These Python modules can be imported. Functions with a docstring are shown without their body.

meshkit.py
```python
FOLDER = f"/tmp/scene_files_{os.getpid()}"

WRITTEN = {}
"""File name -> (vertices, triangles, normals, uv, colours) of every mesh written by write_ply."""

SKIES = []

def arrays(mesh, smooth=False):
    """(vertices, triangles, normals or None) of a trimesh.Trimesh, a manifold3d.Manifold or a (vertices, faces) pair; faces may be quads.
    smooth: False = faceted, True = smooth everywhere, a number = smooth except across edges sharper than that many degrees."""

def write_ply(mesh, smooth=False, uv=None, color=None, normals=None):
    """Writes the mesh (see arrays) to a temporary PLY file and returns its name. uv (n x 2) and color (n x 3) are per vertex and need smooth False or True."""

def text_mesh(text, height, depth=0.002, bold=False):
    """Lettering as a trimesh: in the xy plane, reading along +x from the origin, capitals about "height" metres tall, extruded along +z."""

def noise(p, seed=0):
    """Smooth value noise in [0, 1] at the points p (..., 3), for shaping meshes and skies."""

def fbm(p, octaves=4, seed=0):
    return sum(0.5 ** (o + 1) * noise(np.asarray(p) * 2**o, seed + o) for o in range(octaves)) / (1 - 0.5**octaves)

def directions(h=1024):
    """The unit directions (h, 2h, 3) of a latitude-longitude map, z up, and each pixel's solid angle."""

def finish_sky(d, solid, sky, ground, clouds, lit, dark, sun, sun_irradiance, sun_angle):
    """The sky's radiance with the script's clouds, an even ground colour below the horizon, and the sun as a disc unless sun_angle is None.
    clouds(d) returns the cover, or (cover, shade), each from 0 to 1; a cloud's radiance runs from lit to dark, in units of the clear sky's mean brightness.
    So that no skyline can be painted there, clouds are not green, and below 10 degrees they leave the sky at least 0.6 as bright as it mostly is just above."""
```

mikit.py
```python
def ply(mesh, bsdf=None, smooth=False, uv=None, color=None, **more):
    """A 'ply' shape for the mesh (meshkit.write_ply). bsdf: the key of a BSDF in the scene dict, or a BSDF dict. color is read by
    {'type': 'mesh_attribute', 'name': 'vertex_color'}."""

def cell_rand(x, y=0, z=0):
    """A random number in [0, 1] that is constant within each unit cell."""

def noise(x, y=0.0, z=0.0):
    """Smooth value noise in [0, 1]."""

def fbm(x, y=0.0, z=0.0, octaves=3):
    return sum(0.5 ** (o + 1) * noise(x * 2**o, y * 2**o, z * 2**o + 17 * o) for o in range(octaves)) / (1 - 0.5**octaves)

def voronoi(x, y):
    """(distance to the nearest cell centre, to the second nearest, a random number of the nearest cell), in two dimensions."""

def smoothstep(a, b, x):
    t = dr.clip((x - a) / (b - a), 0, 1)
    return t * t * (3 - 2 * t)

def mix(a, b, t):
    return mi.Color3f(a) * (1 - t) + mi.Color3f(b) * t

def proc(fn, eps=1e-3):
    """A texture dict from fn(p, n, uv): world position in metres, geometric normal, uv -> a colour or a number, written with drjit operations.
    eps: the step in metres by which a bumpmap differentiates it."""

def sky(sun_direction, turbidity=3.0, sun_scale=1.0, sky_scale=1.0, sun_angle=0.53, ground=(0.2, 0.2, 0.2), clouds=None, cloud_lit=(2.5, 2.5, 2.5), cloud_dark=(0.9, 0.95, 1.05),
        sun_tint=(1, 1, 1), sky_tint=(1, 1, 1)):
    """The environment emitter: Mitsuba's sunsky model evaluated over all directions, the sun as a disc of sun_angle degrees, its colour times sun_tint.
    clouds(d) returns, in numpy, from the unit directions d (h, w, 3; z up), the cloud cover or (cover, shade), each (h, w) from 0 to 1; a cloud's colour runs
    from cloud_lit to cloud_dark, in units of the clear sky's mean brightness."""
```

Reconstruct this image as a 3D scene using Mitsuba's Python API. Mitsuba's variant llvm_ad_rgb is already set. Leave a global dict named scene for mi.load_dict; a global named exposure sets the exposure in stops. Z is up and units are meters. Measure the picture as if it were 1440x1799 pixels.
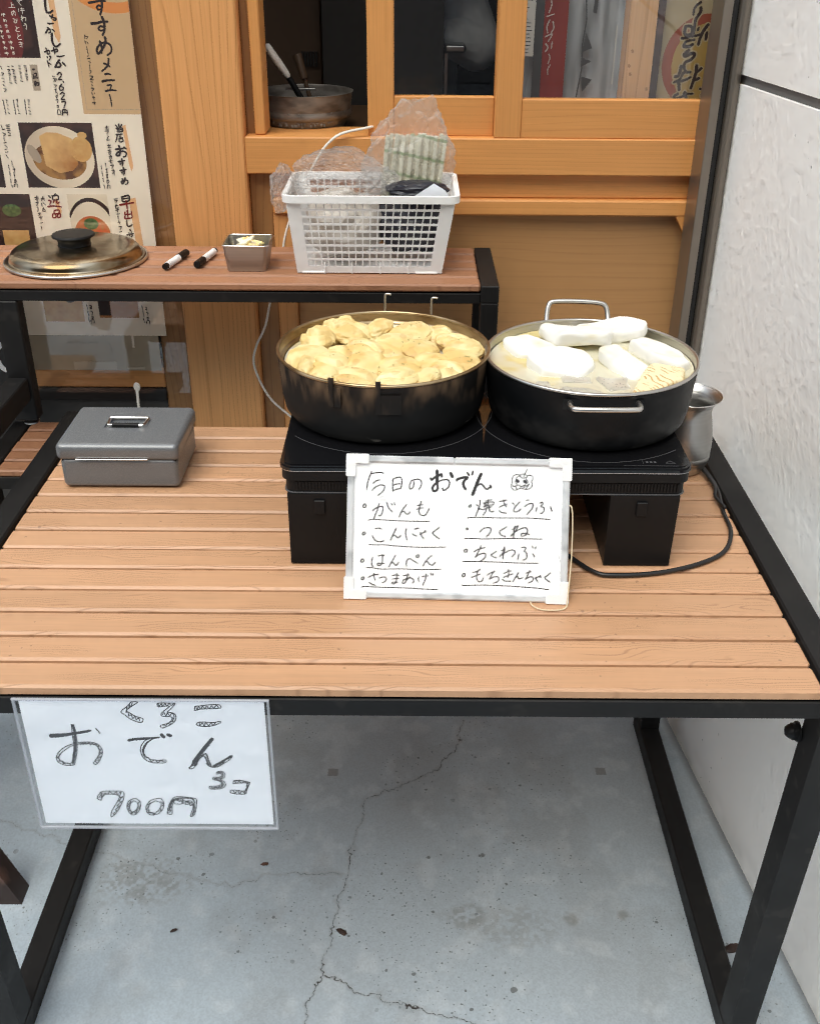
import math, random
import numpy as np
import drjit as dr
import mitsuba as mi
import trimesh, shapely
import shapely.geometry as sg
import shapely.affinity as sa
import manifold3d as m3
import meshkit, mikit
from mikit import noise, fbm, voronoi, cell_rand, smoothstep, mix, proc

# ------------------------------------------------------------------ camera, light, exposure
H = 0.7117                      # height of the table top; all modelling below is relative to it
CAM = np.array([0.0, -0.9121, 0.7414 + H])
YAW, PITCH, ROLL = 0.0, 0.5137, 0.0069
_f = np.array([0, math.cos(PITCH), -math.sin(PITCH)]); _r = np.array([1.0, 0, 0]); _u = np.cross(_r, _f)
_up = -math.sin(ROLL) * _r + math.cos(ROLL) * _u
T = mi.ScalarTransform4f
scene, labels = {'type': 'scene'}, {}
scene['camera'] = {'type': 'perspective', 'fov': 43.07, 'fov_axis': 'x', 'near_clip': 0.02, 'far_clip': 200.0,
                   'to_world': T().look_at(origin=CAM.tolist(), target=(CAM + _f).tolist(), up=_up.tolist())}
# overcast: brightest overhead and towards the street, as a cloud deck is (three times as bright at the zenith as at the horizon)
scene['sky'] = mikit.sky([-0.26, -0.47, 0.84], turbidity=4, sun_scale=0.36, sun_angle=42, clouds=lambda d: (np.ones(d.shape[:2]), 1 - np.clip(d[..., 2], 0, 1)),
                         cloud_lit=(2.6, 2.95, 3.4), cloud_dark=(0.65, 0.74, 0.85), ground=(0.2, 0.2, 0.2), sun_tint=(0.90, 1.0, 1.10))
exposure = 2.36
rng = random.Random(7)
nrg = np.random.default_rng(7)

# ------------------------------------------------------------------ helpers
def key_for(name, parent=None):
    k = (parent + '__' if parent else '') + name
    if k not in scene and k not in USED:
        USED.add(k); return k
    i = 1
    while f'{k}_{i:03d}' in scene or f'{k}_{i:03d}' in USED: i += 1
    k = f'{k}_{i:03d}'; USED.add(k); return k
USED = set()

def thing(name, label, cat, group=None):
    k = key_for(name); labels[k] = {'label': label, 'category': cat}
    if group: labels[k]['group'] = group
    return k

def tri(mesh):
    if hasattr(mesh, 'to_mesh'):
        mm = mesh.to_mesh(); mesh = (mm.vert_properties[:, :3], mm.tri_verts)
    if isinstance(mesh, (tuple, list)):
        v, f = np.asarray(mesh[0], float), np.asarray(mesh[1], int)
        if f.shape[1] == 4: f = np.vstack([f[:, [0, 1, 2]], f[:, [0, 2, 3]]])
        mesh = trimesh.Trimesh(v, f, process=False)
    return mesh

def obj(name, mesh, mat, parent=None, smooth=False, label=None, cat=None, group=None, kind=None, **more):
    mesh = tri(mesh).copy(); mesh.apply_translation([0, 0, H])
    k = key_for(name, parent)
    scene[k] = mikit.ply(mesh, mat, smooth=smooth, **more)
    d = {a: b for a, b in (('label', label), ('category', cat), ('group', group), ('kind', kind)) if b}
    if d: labels[k] = d
    return k

def cat_(ms): return trimesh.util.concatenate([tri(m) for m in ms])

def box(x0, x1, y0, y1, z0, z1, b=0.0015):
    c = np.array([(x0 + x1) / 2, (y0 + y1) / 2, (z0 + z1) / 2]); h = np.array([x1 - x0, y1 - y0, z1 - z0]) / 2
    b = min(b, h.min() * 0.45)
    if b <= 0: return trimesh.Trimesh(*_hull(np.array([[sx * h[0], sy * h[1], sz * h[2]] for sx in (-1, 1) for sy in (-1, 1) for sz in (-1, 1)]) + c), process=False)
    P = []
    for ax in range(3):
        for s in np.ndindex(2, 2, 2):
            s = np.array(s) * 2 - 1; q = h - b; q = q.copy(); q[ax] = h[ax]
            P.append(s * q)
    return trimesh.Trimesh(*_hull(np.array(P) + c), process=False)

def _hull(P):
    m = m3.Manifold.hull_points(P); mm = m.to_mesh(); return mm.vert_properties[:, :3], mm.tri_verts

def hull(P): return trimesh.Trimesh(*_hull(np.asarray(P, float)), process=False)

def rbox(x0, x1, y0, y1, z0, z1, r, n=4):
    """box with rounded edges"""
    sph = tri(trimesh.creation.uv_sphere(r, count=[2 * n, 4 * n])).vertices
    P = [sph + np.array([x, y, z]) for x in (x0 + r, x1 - r) for y in (y0 + r, y1 - r) for z in (z0 + r, z1 - r)]
    return hull(np.vstack(P))

def spline(pts, n=8):
    p = np.asarray(pts, float)
    if len(p) < 3: return p
    q = np.vstack([2 * p[0] - p[1], p, 2 * p[-1] - p[-2]]); out = []
    for i in range(1, len(q) - 2):
        for t in np.linspace(0, 1, n, endpoint=False):
            a, b, c, d = q[i - 1:i + 3]
            out.append(0.5 * (2 * b + (c - a) * t + (2 * a - 5 * b + 4 * c - d) * t * t + (3 * b - a - 3 * c + d) * t ** 3))
    out.append(p[-1]); return np.array(out)

def tube(pts, r, sides=10, caps=True, flat=1.0, up=None):
    p = np.asarray(pts, float); t = np.gradient(p, axis=0); t /= np.linalg.norm(t, axis=1, keepdims=True) + 1e-12
    a = np.array(up if up is not None else ([0, 0, 1.0] if abs(t[0][2]) < 0.9 else [1.0, 0, 0]), float)
    A = []
    for k in range(len(p)):
        a = a - t[k] * (a @ t[k]); a = a / (np.linalg.norm(a) + 1e-12); A.append(a)
    A = np.array(A); B = np.cross(t, A); ang = np.arange(sides) * 2 * np.pi / sides
    rr = np.broadcast_to(r, (len(p),))
    v = p[:, None] + rr[:, None, None] * (np.cos(ang)[None, :, None] * A[:, None] * flat + np.sin(ang)[None, :, None] * B[:, None])
    n = len(p); f = []
    for i in range(n - 1):
        for j in range(sides):
            k = (j + 1) % sides
            f += [[i * sides + j, (i + 1) * sides + k, i * sides + k], [i * sides + j, (i + 1) * sides + j, (i + 1) * sides + k]]
    v = v.reshape(-1, 3)
    if caps:
        v = np.vstack([v, p[0], p[-1]]); c0, c1 = len(v) - 2, len(v) - 1
        for j in range(sides):
            k = (j + 1) % sides
            f += [[c0, j, k], [c1, (n - 1) * sides + k, (n - 1) * sides + j]]
    f = np.array(f)
    return trimesh.Trimesh(v, f, process=False)

def lathe(profile, n=64, c=(0, 0, 0)):
    pr = np.asarray(profile, float); ang = np.arange(n) * 2 * np.pi / n
    v = np.stack([pr[:, None, 0] * np.cos(ang), pr[:, None, 0] * np.sin(ang), np.broadcast_to(pr[:, None, 1], (len(pr), n))], -1).reshape(-1, 3) + np.array(c)
    f = []
    for i in range(len(pr) - 1):
        for j in range(n):
            k = (j + 1) % n
            f += [[i * n + j, i * n + k, (i + 1) * n + k], [i * n + j, (i + 1) * n + k, (i + 1) * n + j]]
    return trimesh.Trimesh(v, np.array(f), process=False)

def plate(poly, depth, O, e1, e2):
    """extrude a shapely polygon, its plane at origin O with axes e1, e2, thickness along e1 x e2"""
    ms = []
    for g in getattr(poly, 'geoms', [poly]):
        if g.is_empty or g.area < 1e-9: continue
        ms.append(trimesh.creation.extrude_polygon(g, depth, engine='earcut'))
    m = cat_(ms); e1, e2 = np.asarray(e1, float), np.asarray(e2, float); e3 = np.cross(e1, e2)
    m.vertices = np.asarray(O) + m.vertices @ np.array([e1, e2, e3])
    return m

def strokes(txt):
    out = []
    for line in txt.strip().split('\n'):
        n = [float(t) for t in line.split()]
        out.append((n[0], [(n[i], n[i + 1]) for i in range(1, len(n), 2)]))
    return out

def ink_poly(sts, wmul=1.0, smooth=True, brush=0):
    """pen strokes (mm) as one shapely shape in metres; brush > 0 tapers the ends like a brush"""
    gs = []
    for w, p in sts:
        q = spline(p, 5) if smooth and len(p) > 2 else np.asarray(p, float)
        if brush and len(q) > 1:
            if len(q) < 5:
                q = np.stack([np.interp(np.linspace(0, 1, 6), np.linspace(0, 1, len(q)), np.asarray(q)[:, k]) for k in (0, 1)], 1)
            m = len(q)
            for i in range(m - 1):
                t = (i + .5) / (m - 1); ww = w * wmul * (1 + brush * (0.55 - 1.1 * t) * 0.6)
                gs.append(sg.LineString(q[i:i + 2]).buffer(ww / 2, quad_segs=2))
        elif len(q) == 2 and np.allclose(q[0], q[1]): gs.append(sg.Point(q[0]).buffer(w * wmul / 2, quad_segs=3))
        else: gs.append(sg.LineString(q).buffer(w * wmul / 2, quad_segs=2))
    return sa.scale(shapely.union_all(gs).simplify(0.04), 0.001, 0.001, origin=(0, 0))

# ------------------------------------------------------------------ materials
def rgb(*c): return {'type': 'rgb', 'value': list(c)}
def mat(name, base, rough=0.5, bump=None, bscale=0.001, two=True, eps=1e-3, **kw):
    d = {'type': 'principled', 'base_color': proc(base) if callable(base) else rgb(*base), 'roughness': proc(rough) if callable(rough) else rough, **kw}
    if bump: d = {'type': 'bumpmap', 'tex': proc(bump, eps), 'scale': bscale, 'bsdf': d}
    scene[name] = {'type': 'twosided', 'bsdf': d} if two else d
    return name

def f1(x): return x - dr.floor(x)

def wpc(p, n, uv):
    k = dr.floor(p.y / 0.05 + 40); o = cell_rand(k, 3) * 11
    v = p.y * 230 + 9.0 * noise(p.x * 5.5 + o, p.y * 22, o) + 2.2 * noise(p.x * 22 + o, p.y * 90)
    ln = smoothstep(0.30, 0.5, dr.abs(f1(v) - 0.5)) * smoothstep(0.40, 0.68, noise(p.x * 14 + o, p.y * 60, 3))
    fine = fbm(p.x * 14 + o, p.y * 330, 0, 3)
    scuff = smoothstep(.60, .78, fbm(p.x * 6 + o, p.y * 30, 4, 3)); tone = 0.90 + 0.07 * scuff + 0.17 * cell_rand(k, 9) + 0.12 * (fine - 0.5) + 0.06 * (noise(p.x * 2 + o, p.y * 8) - 0.5)
    spots = specks(p.x, p.y, 60, 0.10) * smoothstep(.55, .8, noise(p.x * 11, p.y * 11, 8))
    return mix((0.530, 0.302, 0.170), (0.36, 0.190, 0.100), ln * 0.7) * tone * (1 - 0.3 * spots)
def wpc_h(p, n, uv):
    k = dr.floor(p.y / 0.05 + 40); o = cell_rand(k, 3) * 11
    v = p.y * 230 + 9.0 * noise(p.x * 5.5 + o, p.y * 22, o) + 2.2 * noise(p.x * 22 + o, p.y * 90)
    ln = smoothstep(0.30, 0.5, dr.abs(f1(v) - 0.5)) * smoothstep(0.40, 0.68, noise(p.x * 14 + o, p.y * 60, 3))
    return fbm(p.x * 25 + o, p.y * 400, 0, 2) * 0.35 - ln * 0.6
mat('m_plank', wpc, 0.36, wpc_h, 0.00032, eps=4e-4, specular=0.45)
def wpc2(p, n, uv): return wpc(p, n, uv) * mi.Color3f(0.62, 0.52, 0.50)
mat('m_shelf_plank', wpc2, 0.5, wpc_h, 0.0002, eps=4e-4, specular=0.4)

def specks(x, y, dens, r):
    """small round specks: one per cell of a jittered grid, only in some cells, each its own size"""
    d, _, w = voronoi(x * dens, y * dens)
    return (1 - smoothstep(r * 0.6, r, d * (0.7 + 0.9 * f1(w * 17.3)) + 0.10 * (noise(x * dens * 5, y * dens * 5, 3) - 0.5)))  * dr.select(w > 0.72, 1.0, 0.0)
def steel_c(p, n, uv):
    d = smoothstep(0.62, 0.8, fbm(p.x * 40, p.y * 40, p.z * 40, 3)); dust = fbm(p.x * 7, p.y * 7, p.z * 7, 3)
    return mix((0.006, 0.006, 0.0065), (0.030, 0.027, 0.024), 0.5 * dust * dust + 0.35 * d)
mat('m_black_steel', steel_c, lambda p, n, uv: 0.42 + 0.25 * fbm(p.x * 20, p.y * 20, p.z * 20, 2), lambda p, n, uv: noise(p.x * 900, p.y * 900, p.z * 900), 0.00006, eps=4e-4, specular=0.28)
mat('m_steel_scratch', (0.4, 0.4, 0.39), 0.4, metallic=0.7)

def wood(axis, c1, c2, freq=1.0, seed=0.0, rs=0.5):
    def g(p):
        a, b, c = {'z': (p.z, p.x, p.y), 'x': (p.x, p.z, p.y)}[axis]
        v = (b * 120 + c * 43) * freq + 5.0 * noise(a * 1.5 + seed, b * 14, seed) + 0.8 * noise(a * 5 + seed, b * 30, 4)
        ring = smoothstep(0.72, 0.95, f1(v)) * (1 - smoothstep(0.95, 1.0, f1(v)))
        fine = fbm(a * 9 + seed, b * 420, c * 200, 3)
        big = noise(a * 1.3 + seed, b * 4, c * 4)
        return ring, fine, big
    def col(p, n, uv):
        ring, fine, big = g(p)
        return mix(c1, c2, dr.clip(rs * ring + 0.45 * (fine - 0.42) + 0.30 * (big - 0.5) + 0.08, 0, 1))
    def h(p, n, uv):
        ring, fine, big = g(p); return fine * 0.5 - ring * 0.3
    return col, h
W1, W2 = (0.64, 0.295, 0.092), (0.42, 0.165, 0.042)
c, h = wood('x', W1, W2, 1.0, 1.3, .22); mat('m_wood_rail', c, 0.42, h, 0.00012, eps=4e-4, specular=0.4)
c, h = wood('z', W1, W2, 1.0, 5.1, .22); mat('m_wood_stile', c, 0.42, h, 0.00012, eps=4e-4, specular=0.4)
c, h = wood('z', (0.70, 0.340, 0.125), (0.42, 0.170, 0.048), 0.62, 8.7, .42); mat('m_wood_post', c, 0.5, h, 0.00015, eps=4e-4, specular=0.35)
c, h = wood('z', (0.34, 0.17, 0.06), (0.20, 0.09, 0.03), 0.8, 3.1); mat('m_wood_dark', c, 0.5, h, 0.00015, eps=4e-4)
c, h = wood('x', (0.45, 0.240, 0.098), (0.34, 0.170, 0.066), 0.45, 9.4, .28); mat('m_wood_panel', c, 0.45, h, 0.00008, eps=4e-4, specular=0.4)

def stucco_h(p, n, uv):
    t = p.y * 0.99
    return fbm(t * 185, p.z * 85, 0, 3) + 0.6 * smoothstep(.45, .8, noise(t * 170 + 1.5 * noise(t * 20, p.z * 20), p.z * 80, 4))
def stucco_c(p, n, uv):
    d = smoothstep(0.55, 0.8, fbm(p.y * 6, p.z * 3, 0, 3)); low = 1 - smoothstep(0.0, 0.07, p.z)
    sp = specks(p.y, p.z, 34, 0.07) * smoothstep(.6, .85, noise(p.y * 5, p.z * 5, 2))
    return mix((0.89, 0.89, 0.875), (0.85, 0.845, 0.825), d * 0.6) * (1 - 0.25 * low * noise(p.y * 40, p.z * 40)) * (1 - 0.5 * sp)
mat('m_stucco', stucco_c, 0.75, stucco_h, 0.0011, eps=5e-4, specular=0.25)
mat('m_sealant', (0.16, 0.155, 0.15), 0.7)

CRACKS = [[(.111, .775), (.095, .68), (.048, .622), (-.029, .575), (-.083, .547), (-.093, .479), (-.106, .373), (-.117, .299), (-.129, .209), (-.138, .166), (-.153, .106), (-.19, -.1)],
          [(-.138, .166), (-.084, .138), (-.012, .112), (.04, .098), (.1, .081), (.25, .03)], [(-.90, .53), (-.759, .487), (-.734, .478), (-.686, .457), (-.616, .433), (-.542, .408), (-.482, .388), (-.385, .358), (-.312, .338), (-.236, .364), (-.116, .369)]]
def crack_d(p):
    x = p.x + 0.014 * (noise(p.x * 45, p.y * 45, 1) - 0.5) + 0.005 * (noise(p.x * 220, p.y * 220, 2) - 0.5)
    y = p.y + 0.012 * (noise(p.x * 60, p.y * 60, 6) - 0.5) + 0.005 * (noise(p.x * 220, p.y * 220, 7) - 0.5)
    d = mi.Float(9)
    for line, thin in zip(CRACKS, (0.0002, 0.0, 0.0006)):
        for (ax, ay), (bx, by) in zip(line[:-1], line[1:]):
            vx, vy = bx - ax, by - ay; t = dr.clip(((x - ax) * vx + (y - ay) * vy) / (vx * vx + vy * vy), 0, 1)
            d = dr.minimum(d, thin + dr.sqrt(dr.square(x - ax - t * vx) + dr.square(y - ay - t * vy)))
    return d
def blob(p, x, y, r, s=1.0):
    return 1 - smoothstep(0.35, 1.0, dr.sqrt(dr.square((p.x - x) * s) + dr.square(p.y - y)) / r + 0.9 * (fbm(p.x * 45, p.y * 45, x * 9, 3) - 0.5))
def conc_c(p, n, uv):
    a = fbm(p.x * 3, p.y * 3, 0, 4); b = fbm(p.x * 28, p.y * 28, 2, 4); g = noise(p.x * 420, p.y * 420, 3)
    col = mix((0.385, 0.455, 0.51), (0.30, 0.335, 0.362), dr.clip(1.5 * (a - 0.3), 0, 1))
    col = mix(col, (0.53, 0.57, 0.60), smoothstep(0.52, 0.75, b) * 0.25) * (0.92 + 0.16 * g)
    dirt = smoothstep(0.52, 0.72, fbm(p.x * 13 + 4, p.y * 11, 5, 4))
    col = mix(col, (0.16, 0.15, 0.135), dirt * 0.15)
    sp = dr.maximum(dr.maximum(specks(p.x, p.y, 55, 0.10), specks(p.x + 3, p.y, 120, 0.13)), specks(p.x, p.y + 5, 23, 0.07)) * smoothstep(0.42, 0.7, noise(p.x * 8, p.y * 8, 7))
    col = mix(col, (0.07, 0.07, 0.068), sp * 0.7)
    st = dr.maximum(dr.maximum(blob(p, .101, .276, .03, .6), 0.6 * blob(p, .176, .258, .055, .55)), dr.maximum(blob(p, .275, .272, .018), dr.maximum(blob(p, .365, .283, .014), 0.9 * blob(p, -.46, .35, .07, .7))))
    col = mix(col, (0.13, 0.115, 0.085), st * 0.42 * smoothstep(0.3, 0.6, noise(p.x * 160, p.y * 160, 9) * 0.5 + 0.5 * b))
    sq = dr.maximum(1 - smoothstep(.009, .011, dr.maximum(dr.abs(p.x + .148), dr.abs(p.y - .617))), 1 - smoothstep(.009, .011, dr.maximum(dr.abs(p.x - .38), dr.abs(p.y - .625))))
    col = mix(col, (0.15, 0.14, 0.13), 0.6 * sq)
    pale = smoothstep(.6, .8, fbm(p.x * 22, p.y * 22, 11, 3)) * blob(p, -.013, .15, .06)
    col = mix(col, (0.6, 0.6, 0.58), pale * 0.6)
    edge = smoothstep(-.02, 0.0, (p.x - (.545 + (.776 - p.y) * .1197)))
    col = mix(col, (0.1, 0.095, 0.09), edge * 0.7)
    d = crack_d(p); w = 0.0003 + 0.0009 * noise(p.x * 30, p.y * 30, 8)
    col = mix(col, (0.16, 0.15, 0.14), (1 - smoothstep(0.0, 0.007, d)) * 0.22)
    return mix(col, (0.035, 0.032, 0.03), 1 - smoothstep(w * 0.5, w * 1.2, d))
def conc_h(p, n, uv):
    d = crack_d(p)
    return fbm(p.x * 70, p.y * 70, 1, 3) * 0.5 - (1 - smoothstep(0.0, 0.003, d)) * 1.0
mat('m_concrete', conc_c, lambda p, n, uv: 0.42 + 0.35 * fbm(p.x * 8, p.y * 8, 3, 3), conc_h, 0.0008, eps=8e-4, specular=0.35)
mat('m_asphalt', lambda p, n, uv: mi.Color3f(0.07 + 0.05 * fbm(p.x * 30, p.y * 30, 0, 3)), 0.8)

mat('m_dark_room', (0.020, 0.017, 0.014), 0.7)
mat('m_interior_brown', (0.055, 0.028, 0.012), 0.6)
mat('m_kick', (0.055, 0.05, 0.045), 0.55)
mat('m_alu', lambda p, n, uv: mi.Color3f(0.25, 0.215, 0.18) * (0.9 + 0.2 * noise(p.x * 30, p.y * 30, p.z * 4)), 0.35, metallic=0.75)
mat('m_gasket', (0.012, 0.012, 0.012), 0.5)
mat('m_black_plastic', (0.007, 0.007, 0.0075), 0.46, lambda p, n, uv: noise(p.x * 1100, p.y * 1100, p.z * 1100), 0.00004, eps=3e-4, specular=0.25)
mat('m_black_gloss', (0.006, 0.006, 0.007), 0.06, specular=0.5)
mat('m_mark_grey', (0.10, 0.10, 0.105), 0.3)
mat('m_silver_line', (0.62, 0.62, 0.62), 0.25, metallic=0.9)
def boxpaint(p, n, uv):
    v = noise(p.x * 1500, p.y * 1500, p.z * 1500); return mix((0.135, 0.145, 0.155), (0.24, 0.25, 0.26), v * v)
mat('m_grey_paint', boxpaint, 0.33, metallic=0.25, clearcoat=0.6, clearcoat_gloss=0.85)
mat('m_chrome', (0.80, 0.79, 0.77), 0.12, metallic=1.0)
def soot_c(p, n, uv):
    z = p.z - H; a = fbm(p.x * 24, p.y * 24, p.z * 24, 4); b = fbm(p.x * 60, p.y * 60, p.z * 18, 3)
    up = smoothstep(0.185, 0.232, z + 0.05 * (a - 0.5))
    brown = mix((0.010, 0.008, 0.007), (0.15, 0.095, 0.055), smoothstep(0.35, 0.75, b))
    col = mix(mix((0.004, 0.0045, 0.005), (0.013, 0.0125, 0.012), a), brown, up)
    bare = smoothstep(0.62, 0.72, fbm(p.x * 45, p.y * 45, p.z * 70, 3)) * (1 - smoothstep(0.152, 0.166, z))
    return mix(col, (0.28, 0.26, 0.23), bare * 0.8)
mat('m_soot_pot', soot_c, lambda p, n, uv: 0.36 + 0.35 * fbm(p.x * 30, p.y * 30, p.z * 30, 3), lambda p, n, uv: fbm(p.x * 130, p.y * 130, p.z * 130, 3), 0.0003, metallic=0.1, specular=0.28)
def soot2_c(p, n, uv):
    a = fbm(p.x * 26, p.y * 26, p.z * 26, 4); return mix((0.003, 0.0034, 0.004), (0.018, 0.0175, 0.017), smoothstep(0.45, 0.8, a))
mat('m_soot_pot_b', soot2_c, lambda p, n, uv: 0.28 + 0.3 * fbm(p.x * 30, p.y * 30, p.z * 30, 3), lambda p, n, uv: fbm(p.x * 130, p.y * 130, p.z * 130, 3), 0.0002, metallic=0.1, specular=0.28)
def stain_c(p, n, uv):
    a = fbm(p.x * 22, p.y * 22, p.z * 40, 4); return mix((0.52, 0.40, 0.24), (0.26, 0.16, 0.07), smoothstep(0.3, 0.7, a))
mat('m_stained_steel', stain_c, 0.3, metallic=0.9)
mat('m_steel', lambda p, n, uv: mi.Color3f(0.60, 0.585, 0.55) * (0.85 + 0.3 * fbm(p.x * 18, p.y * 18, p.z * 18, 3)), lambda p, n, uv: 0.20 + 0.22 * fbm(p.x * 25, p.y * 25, p.z * 25, 3), metallic=1.0)
mat('m_brushed', lambda p, n, uv: mi.Color3f(0.46, 0.455, 0.44) * (0.93 + 0.14 * noise(p.x * 3, p.y * 3, p.z * 500)), 0.34, metallic=1.0)
mat('m_lid', lambda p, n, uv: mix((0.38, 0.32, 0.23), (0.20, 0.13, 0.065), smoothstep(0.35, 0.7, fbm(p.x * 25, p.y * 25, p.z * 25, 4))), lambda p, n, uv: 0.10 + 0.2 * fbm(p.x * 30, p.y * 30, 0, 3), metallic=1.0)
mat('m_alu_pot', lambda p, n, uv: mix((0.30, 0.28, 0.25), (0.13, 0.115, 0.10), smoothstep(0.3, 0.75, fbm(p.x * 30, p.y * 30, p.z * 60, 4))), 0.5, metallic=0.6)
mat('m_white_plastic', (0.80, 0.80, 0.79), 0.35, specular=0.4)
mat('m_cable_white', (0.72, 0.69, 0.62), 0.45)
mat('m_board_white', (0.86, 0.87, 0.87), 0.22, specular=0.5)
mat('m_board_frame', lambda p, n, uv: mix((0.66, 0.68, 0.69), (0.40, 0.42, 0.43), smoothstep(0.45, 0.75, fbm(p.x * 40, p.z * 40, p.y * 20, 3))), 0.35, metallic=0.2)
mat('m_ink', (0.012, 0.012, 0.013), 0.6)
mat('m_ink_pen', (0.045, 0.048, 0.052), 0.6)
def paper_h(p, n, uv): return fbm(p.x * 14, p.z * 30, 0, 3)
mat('m_paper', (0.82, 0.86, 0.92), 0.7, paper_h, 0.004, eps=2e-3)
mat('m_pencil', (0.02, 0.021, 0.026), 0.7)
scene['m_film'] = {'type': 'thindielectric', 'int_ior': 1.45}
scene['m_window_glass'] = {'type': 'thindielectric', 'int_ior': 1.52}
mat('m_sleeve_edge_base', (0.55, 0.58, 0.64), 0.25)
scene['m_sleeve_edge'] = {'type': 'blendbsdf', 'weight': 0.45, 'a': {'type': 'thindielectric', 'int_ior': 1.5}, 'b': {'type': 'ref', 'id': 'm_sleeve_edge_base'}}
mat('m_bag_base', (0.82, 0.80, 0.78), 0.25, specular=0.6)
scene['m_bag'] = {'type': 'blendbsdf', 'weight': 0.12, 'a': {'type': 'thindielectric', 'int_ior': 1.5}, 'b': {'type': 'ref', 'id': 'm_bag_base'}}
mat('m_cord', (0.012, 0.012, 0.013), 0.4)
mat('m_string', (0.66, 0.55, 0.36), 0.7)
# food
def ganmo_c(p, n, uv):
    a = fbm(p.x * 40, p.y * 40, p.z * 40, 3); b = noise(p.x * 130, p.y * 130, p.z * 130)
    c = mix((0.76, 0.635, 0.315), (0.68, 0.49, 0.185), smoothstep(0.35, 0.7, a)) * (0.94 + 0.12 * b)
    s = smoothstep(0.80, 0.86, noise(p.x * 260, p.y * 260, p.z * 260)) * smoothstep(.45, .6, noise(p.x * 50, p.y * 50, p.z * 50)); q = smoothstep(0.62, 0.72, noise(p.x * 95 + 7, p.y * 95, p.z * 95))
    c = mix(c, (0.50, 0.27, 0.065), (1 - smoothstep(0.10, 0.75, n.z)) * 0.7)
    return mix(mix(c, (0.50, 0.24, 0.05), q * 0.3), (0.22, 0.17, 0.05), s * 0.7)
def ganmo_h(p, n, uv): return fbm(p.x * 160, p.y * 160, p.z * 160, 3) + 0.9 * dr.abs(noise(p.x * 75, p.y * 75, p.z * 75) - 0.5)
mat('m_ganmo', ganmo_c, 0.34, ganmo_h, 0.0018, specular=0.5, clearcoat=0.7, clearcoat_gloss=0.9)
mat('m_pouch', lambda p, n, uv: mix((0.78, 0.65, 0.33), (0.68, 0.49, 0.19), smoothstep(0.3, 0.7, fbm(p.x * 60, p.y * 60, p.z * 60, 3))), 0.45, ganmo_h, 0.0008)
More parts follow.
